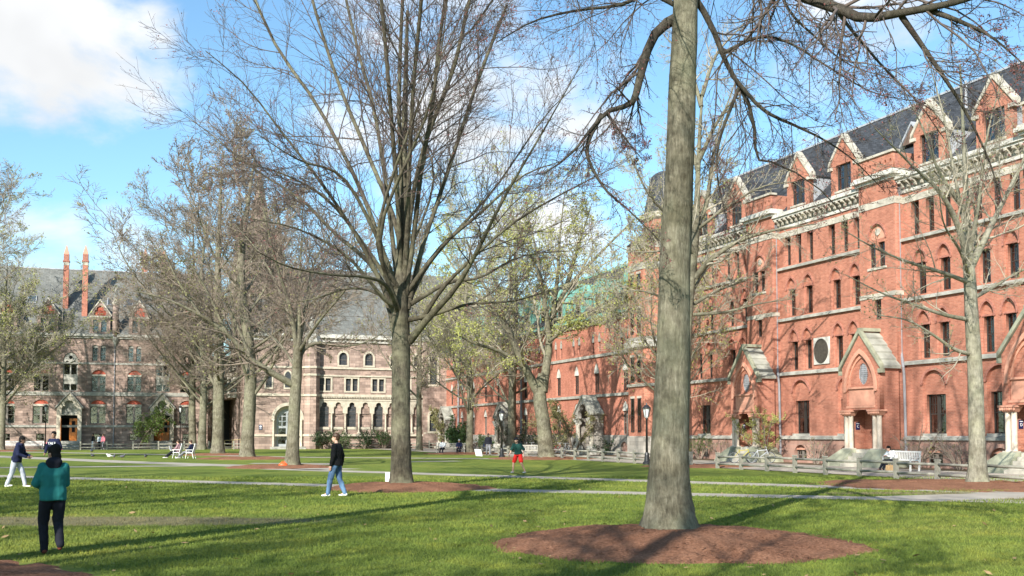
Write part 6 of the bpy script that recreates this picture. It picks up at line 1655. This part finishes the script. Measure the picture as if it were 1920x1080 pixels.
def bicycle(label, loc, rz, m, seat_m=None, group=None):
    r = thing('bicycle', label, 'bicycle', loc, rz, group)
    for x in (-.52, .52):
        w = MB(); pts = [(.33 * math.cos(2 * math.pi * i / 20), 0, .33 * math.sin(2 * math.pi * i / 20)) for i in range(21)]
        w.tube(pts, .02, 6, False); t_ = w.obj('wheel', M_IRON, r); t_.location = (x, 0, .34)
        sp = MB()
        for i in range(10): a = math.pi * 2 * i / 10; sp.tube([(0, 0, 0), (.32 * math.cos(a), 0, .32 * math.sin(a))], .004, 3)
        q = sp.obj('spokes', M_LEAD, t_); q['kind'] = 'stuff'
        rim = MB().tube([(p[0] * .93, 0, p[2] * .93) for p in pts], .012, 5, False).obj('rim', M_LEAD, t_)
    f = MB()
    for a, c in (((-.52, 0, .34), (-.12, 0, .30)), ((-.12, 0, .30), (-.22, 0, .82)), ((-.2, 0, .74), (.34, 0, .80)), ((-.12, 0, .30), (.36, 0, .68)), ((-.52, 0, .34), (-.2, 0, .74)), ((.33, 0, .86), (.4, 0, .62)), ((.4, 0, .62), (.52, 0, .34))): f.tube([a, c], .022, 6)
    f.obj('frame', m, r)
    MB().tube([(.33, 0, .86), (.31, 0, .98)], .016, 6).tube([(.26, -.27, 1.0), (.34, -.12, .98), (.34, .12, .98), (.26, .27, 1.0)], .014, 6).obj('handlebar', M_LEAD, r)
    MB().hexa([(-.36, -.08, .88), (-.12, -.03, .88), (-.12, .03, .88), (-.36, .08, .88)], [(-.36, -.09, .93), (-.1, -.03, .92), (-.1, .03, .92), (-.36, .09, .93)]).obj('saddle', M_IRON, r)
    MB().lathe([(.0, 0), (.09, 0), (.09, .02)], (0, 0, 0), 10).obj('crank', M_LEAD, r).location = (-.12, -.03, .30)
    return r


M_YEL = plain('yellow_paint', (.62, .50, .05), .4, .1); M_SIL = plain('silver_paint', (.42, .44, .46), .35, .1); M_BLUEP = plain('blue_paint', (.05, .1, .3), .35, .1); M_MAR = plain('maroon_paint', (.22, .03, .03), .35, .1)
bicycle('yellow bicycle parked before the B porch', gnd(1391, 869) + Vector((.3, 1.2, 0)), R(4), M_YEL)
bicycle('silver bicycle parked right of the yellow one', gnd(1424, 869) + Vector((.3, .9, 0)), R(-14), M_SIL)
GB = 'bicycles parked along the red wing'
P_B = [(38, M_SIL, 'silver'), (41.2, M_MAR, 'maroon'), (42.4, M_BLUEP, 'blue'), (46.4, M_SIL, 'silver'), (47.6, M_IRON, 'black'), (58.2, M_BLUEP, 'blue'), (59.2, M_SIL, 'silver'), (63.0, M_MAR, 'maroon'), (65.5, M_IRON, 'black')]
WH = ['right of the near wing porch', 'under the near wing porch arch', 'left of the near wing porch', 'right behind the forked elm', 'behind the forked elm trunk', 'right of the middle wing porch', 'before the middle wing porch', 'left of the middle wing porch', 'near the wing lamp post']
for (s, m, cn), wq in zip(P_B, WH): bicycle(f'{cn} bicycle parked {wq}', face(s, 3.1 + (s * 7 % 3) * .3), rt.uniform(0, 6.28), m, None, GB)

ob = thing('orange_bag', 'bright orange bag lying by the tree with the long arm', 'bag', gnd(531, 877), .2)
b = MB(); ell(b, (0, 0, .13), .24, .13, .15); b.obj('bag_body', plain('orange_nylon', (.75, .10, .02), .5), ob, True); MB().tube([(-.12, 0, .24), (-.06, 0, .34), (.06, 0, .34), (.12, 0, .24)], .014, 5).obj('strap', plain('orange_nylon', (.75, .10, .02), .5), ob)
sg_ = thing('lawn_sign', 'tilted white notice board at the mossy trunk mulch bed', 'sign', gnd(899, 857), R(10)); sg_.scale = (.55, .55, .6)
MB().hexa([(-.5, 0, .15), (.42, 0, .1), (.42, .03, .1), (-.5, .03, .15)], [(-.75, -.25, 1.02), (.18, -.25, .98), (.18, -.22, .98), (-.75, -.22, 1.02)]).obj('board', M_WHITE, sg_); MB().tube([(-.2, .05, 0), (-.25, -.1, .6)], .03, 6).obj('stake', M_WOOD, sg_)
sb = thing('striped_board', 'pink and white striped board leaning by the steps of the left hall door', 'board', dface(-5.9, 8.1), R(17))
for i in range(7): MB().hexa([(-.8 + i * .22, 0, .0), (-.58 + i * .22, 0, .0), (-.58 + i * .22, .04, .0), (-.8 + i * .22, .04, .0)], [(-1.0 + i * .22, .35, .85), (-.78 + i * .22, .35, .85), (-.78 + i * .22, .39, .85), (-1.0 + i * .22, .39, .85)]).obj('stripe', C_PINK if i % 2 == 0 else C_WHITE, sb)
GP = 'pigeons feeding on the far lawn'
M_PIG = plain('pigeon_grey', (.10, .10, .115), .7, .3, 20)
pig = None
for i, (x, y, c) in enumerate([(172, 848.5, 'dark pigeon nearest the hall steps'), (205, 859, 'pale pigeon third along the far lawn'), (229, 860, 'dark pigeon between two others on the far lawn'), (174, 858, 'brownish pigeon leftmost on the nearer lawn row'), (214, 859.5, 'dark grey pigeon beside the pale one'), (273, 859, 'lone dark pigeon nearest the lawn chairs')]):
    r = thing('pigeon', c, 'pigeon', gnd(x, y), rt.uniform(0, 6), GP); m = M_WHITE if i == 1 else M_PIG
    b = MB(); ell(b, (0, 0, .17), .17, .09, .09); ell(b, (.16, 0, .28), .05, .045, .05); seg(b, (.1, 0, .2), (.15, 0, .27), .05, .035, 8); seg(b, (.2, 0, .28), (.235, 0, .27), .012, .005, 5); b.hexa([(-.12, -.04, .16), (-.3, -.05, .14), (-.3, .05, .14), (-.12, .04, .16)], [(-.12, -.04, .19), (-.3, -.05, .16), (-.3, .05, .16), (-.12, .04, .19)]); b.obj('body', m, r, True)
    for sy in (-.035, .035): MB().tube([(.0, sy, .1), (.01, sy, 0), (.05, sy, .0)], .009, 4).obj('leg', plain('pigeon_foot', (.3, .1, .08), .7), r)
# ------------------------------------------------------------------ grass blades on the near lawn
rg = np.random.default_rng(99)
n = 240000
dmin, dmax = 10.6, 44.0
dd_ = 1 / (1 / dmax + (1 / dmin - 1 / dmax) * rg.random(n)) ; dd_ = dmin * (dmax / dmin) ** rg.random(n)
xx = (rg.random(n) - .5) * 2 * .53 * dd_
keep = np.ones(n, bool)
for (cx_, cy_, r_) in ((2.62, 17.25, 2.9), (-3.35, 34.8, 2.7), (-7.6, 11.9, 2.9)):
    keep &= (xx - cx_) ** 2 + (dd_ - cy_) ** 2 > (r_ * (1.0 + .02 * rg.normal(size=n))) ** 2


def offpath(a, b_, w):
    a = np.array([a.x, a.y]); d = np.array([b_.x, b_.y]) - a; L_ = np.hypot(*d); d /= L_
    rx, ry = xx - a[0], dd_ - a[1]; t = rx * d[0] + ry * d[1]; s = np.abs(rx * -d[1] + ry * d[0])
    return ~((s < w) & (t > -1) & (t < L_ + 1))


for a_, b_, w_ in ((gnd(560, 881), gnd(1700, 917.5), .82), (gnd(-80, 891), gnd(600, 910), .72), (gnd(600, 910), gnd(920, 919), .72), (gnd(920, 919), gnd(1700, 936), .72), (gnd(1700, 936), gnd(1960, 925), 1.2)): keep &= offpath(a_, b_, w_)
ex, ey = (xx + 8.6) / 6.0, (dd_ - 21.6) / 1.5
keep &= (ex ** 2 + ey ** 2 > .8) | (rg.random(n) < .3)
xx, dd_ = xx[keep], dd_[keep]; n = len(xx)
hh = (.028 + .03 * rg.random(n)) * (dd_ / 14) ** .25; ww = .0042 * (dd_ / 12) * (.7 + .6 * rg.random(n)); a = rg.random(n) * 6.283; lx = rg.normal(size=n) * .55; ly = rg.normal(size=n) * .55
B_ = np.stack([xx, dd_, np.zeros(n)], 1); W_ = np.stack([np.cos(a), np.sin(a), np.zeros(n)], 1) * ww[:, None]
T_ = B_ + np.stack([lx * hh, ly * hh, hh], 1)
V = np.stack([B_ - W_, B_ + W_, T_], 1).reshape(-1, 3)
me = npmesh('grass', V, np.arange(3 * n).reshape(-1, 3), False)
go = tag(link('grass', me, MATS['lawn_grass']), 'short mown grass on the near lawn', None, None, 'stuff')

# dry leaves and twigs dropped on the grass
m_ = 260; dq = 11 * (40 / 11) ** rg.random(m_); xq = (rg.random(m_) - .5) * 1.02 * dq; c = np.stack([xq, dq, np.full(m_, .045)], 1)
d = unit(rg.normal(size=(m_, 3)) * np.array([1, 1, .25])); u = unit(np.cross(d, rg.normal(size=(m_, 3)) * .3 + np.array([0, 0, 1]))); sz = (.03 + .05 * rg.random(m_))[:, None]; wd = sz * (.15 + .4 * rg.random((m_, 1)))
V = np.stack([c - d * sz, c + u * wd, c + d * sz, c - u * wd], 1).reshape(-1, 3)
tag(link('fallen_leaves', npmesh('fallen_leaves', V, np.arange(4 * m_).reshape(-1, 4), False), plain('dry_leaf', (.30, .20, .10), .8, .4, 3)), 'dry leaves dropped on the lawn', None, None, 'stuff')

# ------------------------------------------------------------------ pieces that lie apart become parts of their own
def split_loose(o):
    me = o.data; n = len(me.vertices); par = list(range(n))

    def find(i):
        while par[i] != i: par[i] = par[par[i]]; i = par[i]
        return i
    for p in me.polygons:
        v = p.vertices; a = find(v[0])
        for q in v[1:]: par[find(q)] = a
    groups = {}
    for p in me.polygons: groups.setdefault(find(p.vertices[0]), []).append(tuple(p.vertices))
    if len(groups) < 2: return
    for i, fs in enumerate(groups.values()):
        ids = sorted({k for f in fs for k in f}); mp_ = {k: j for j, k in enumerate(ids)}
        m2 = bpy.data.meshes.new(me.name); m2.from_pydata([me.vertices[k].co for k in ids], [], [tuple(mp_[k] for k in f) for f in fs]); m2.update()
        for mt in me.materials: m2.materials.append(mt)
        if i == 0: o.data = m2
        else:
            c = bpy.data.objects.new(o.name.split('.')[0], m2); COL.objects.link(c); c.parent = o.parent; c.location = o.location; c.rotation_euler = o.rotation_euler


for o in list(COL.objects):
    if o.type == 'MESH' and o.parent and o.name.split('.')[0] in ('stone_band', 'string_course', 'parapet_side', 'window_sill', 'pavilion_side', 'kneeler', 'side_wall', 'passage_lining', 'rear_wall', 'end_wall', 'gable_coping', 'dormer_cheek', 'column', 'lintel', 'dormer_roof', 'oculus_bar'): split_loose(o)
print('TRIS', sum(len(m.polygons) * 2 for m in bpy.data.meshes))
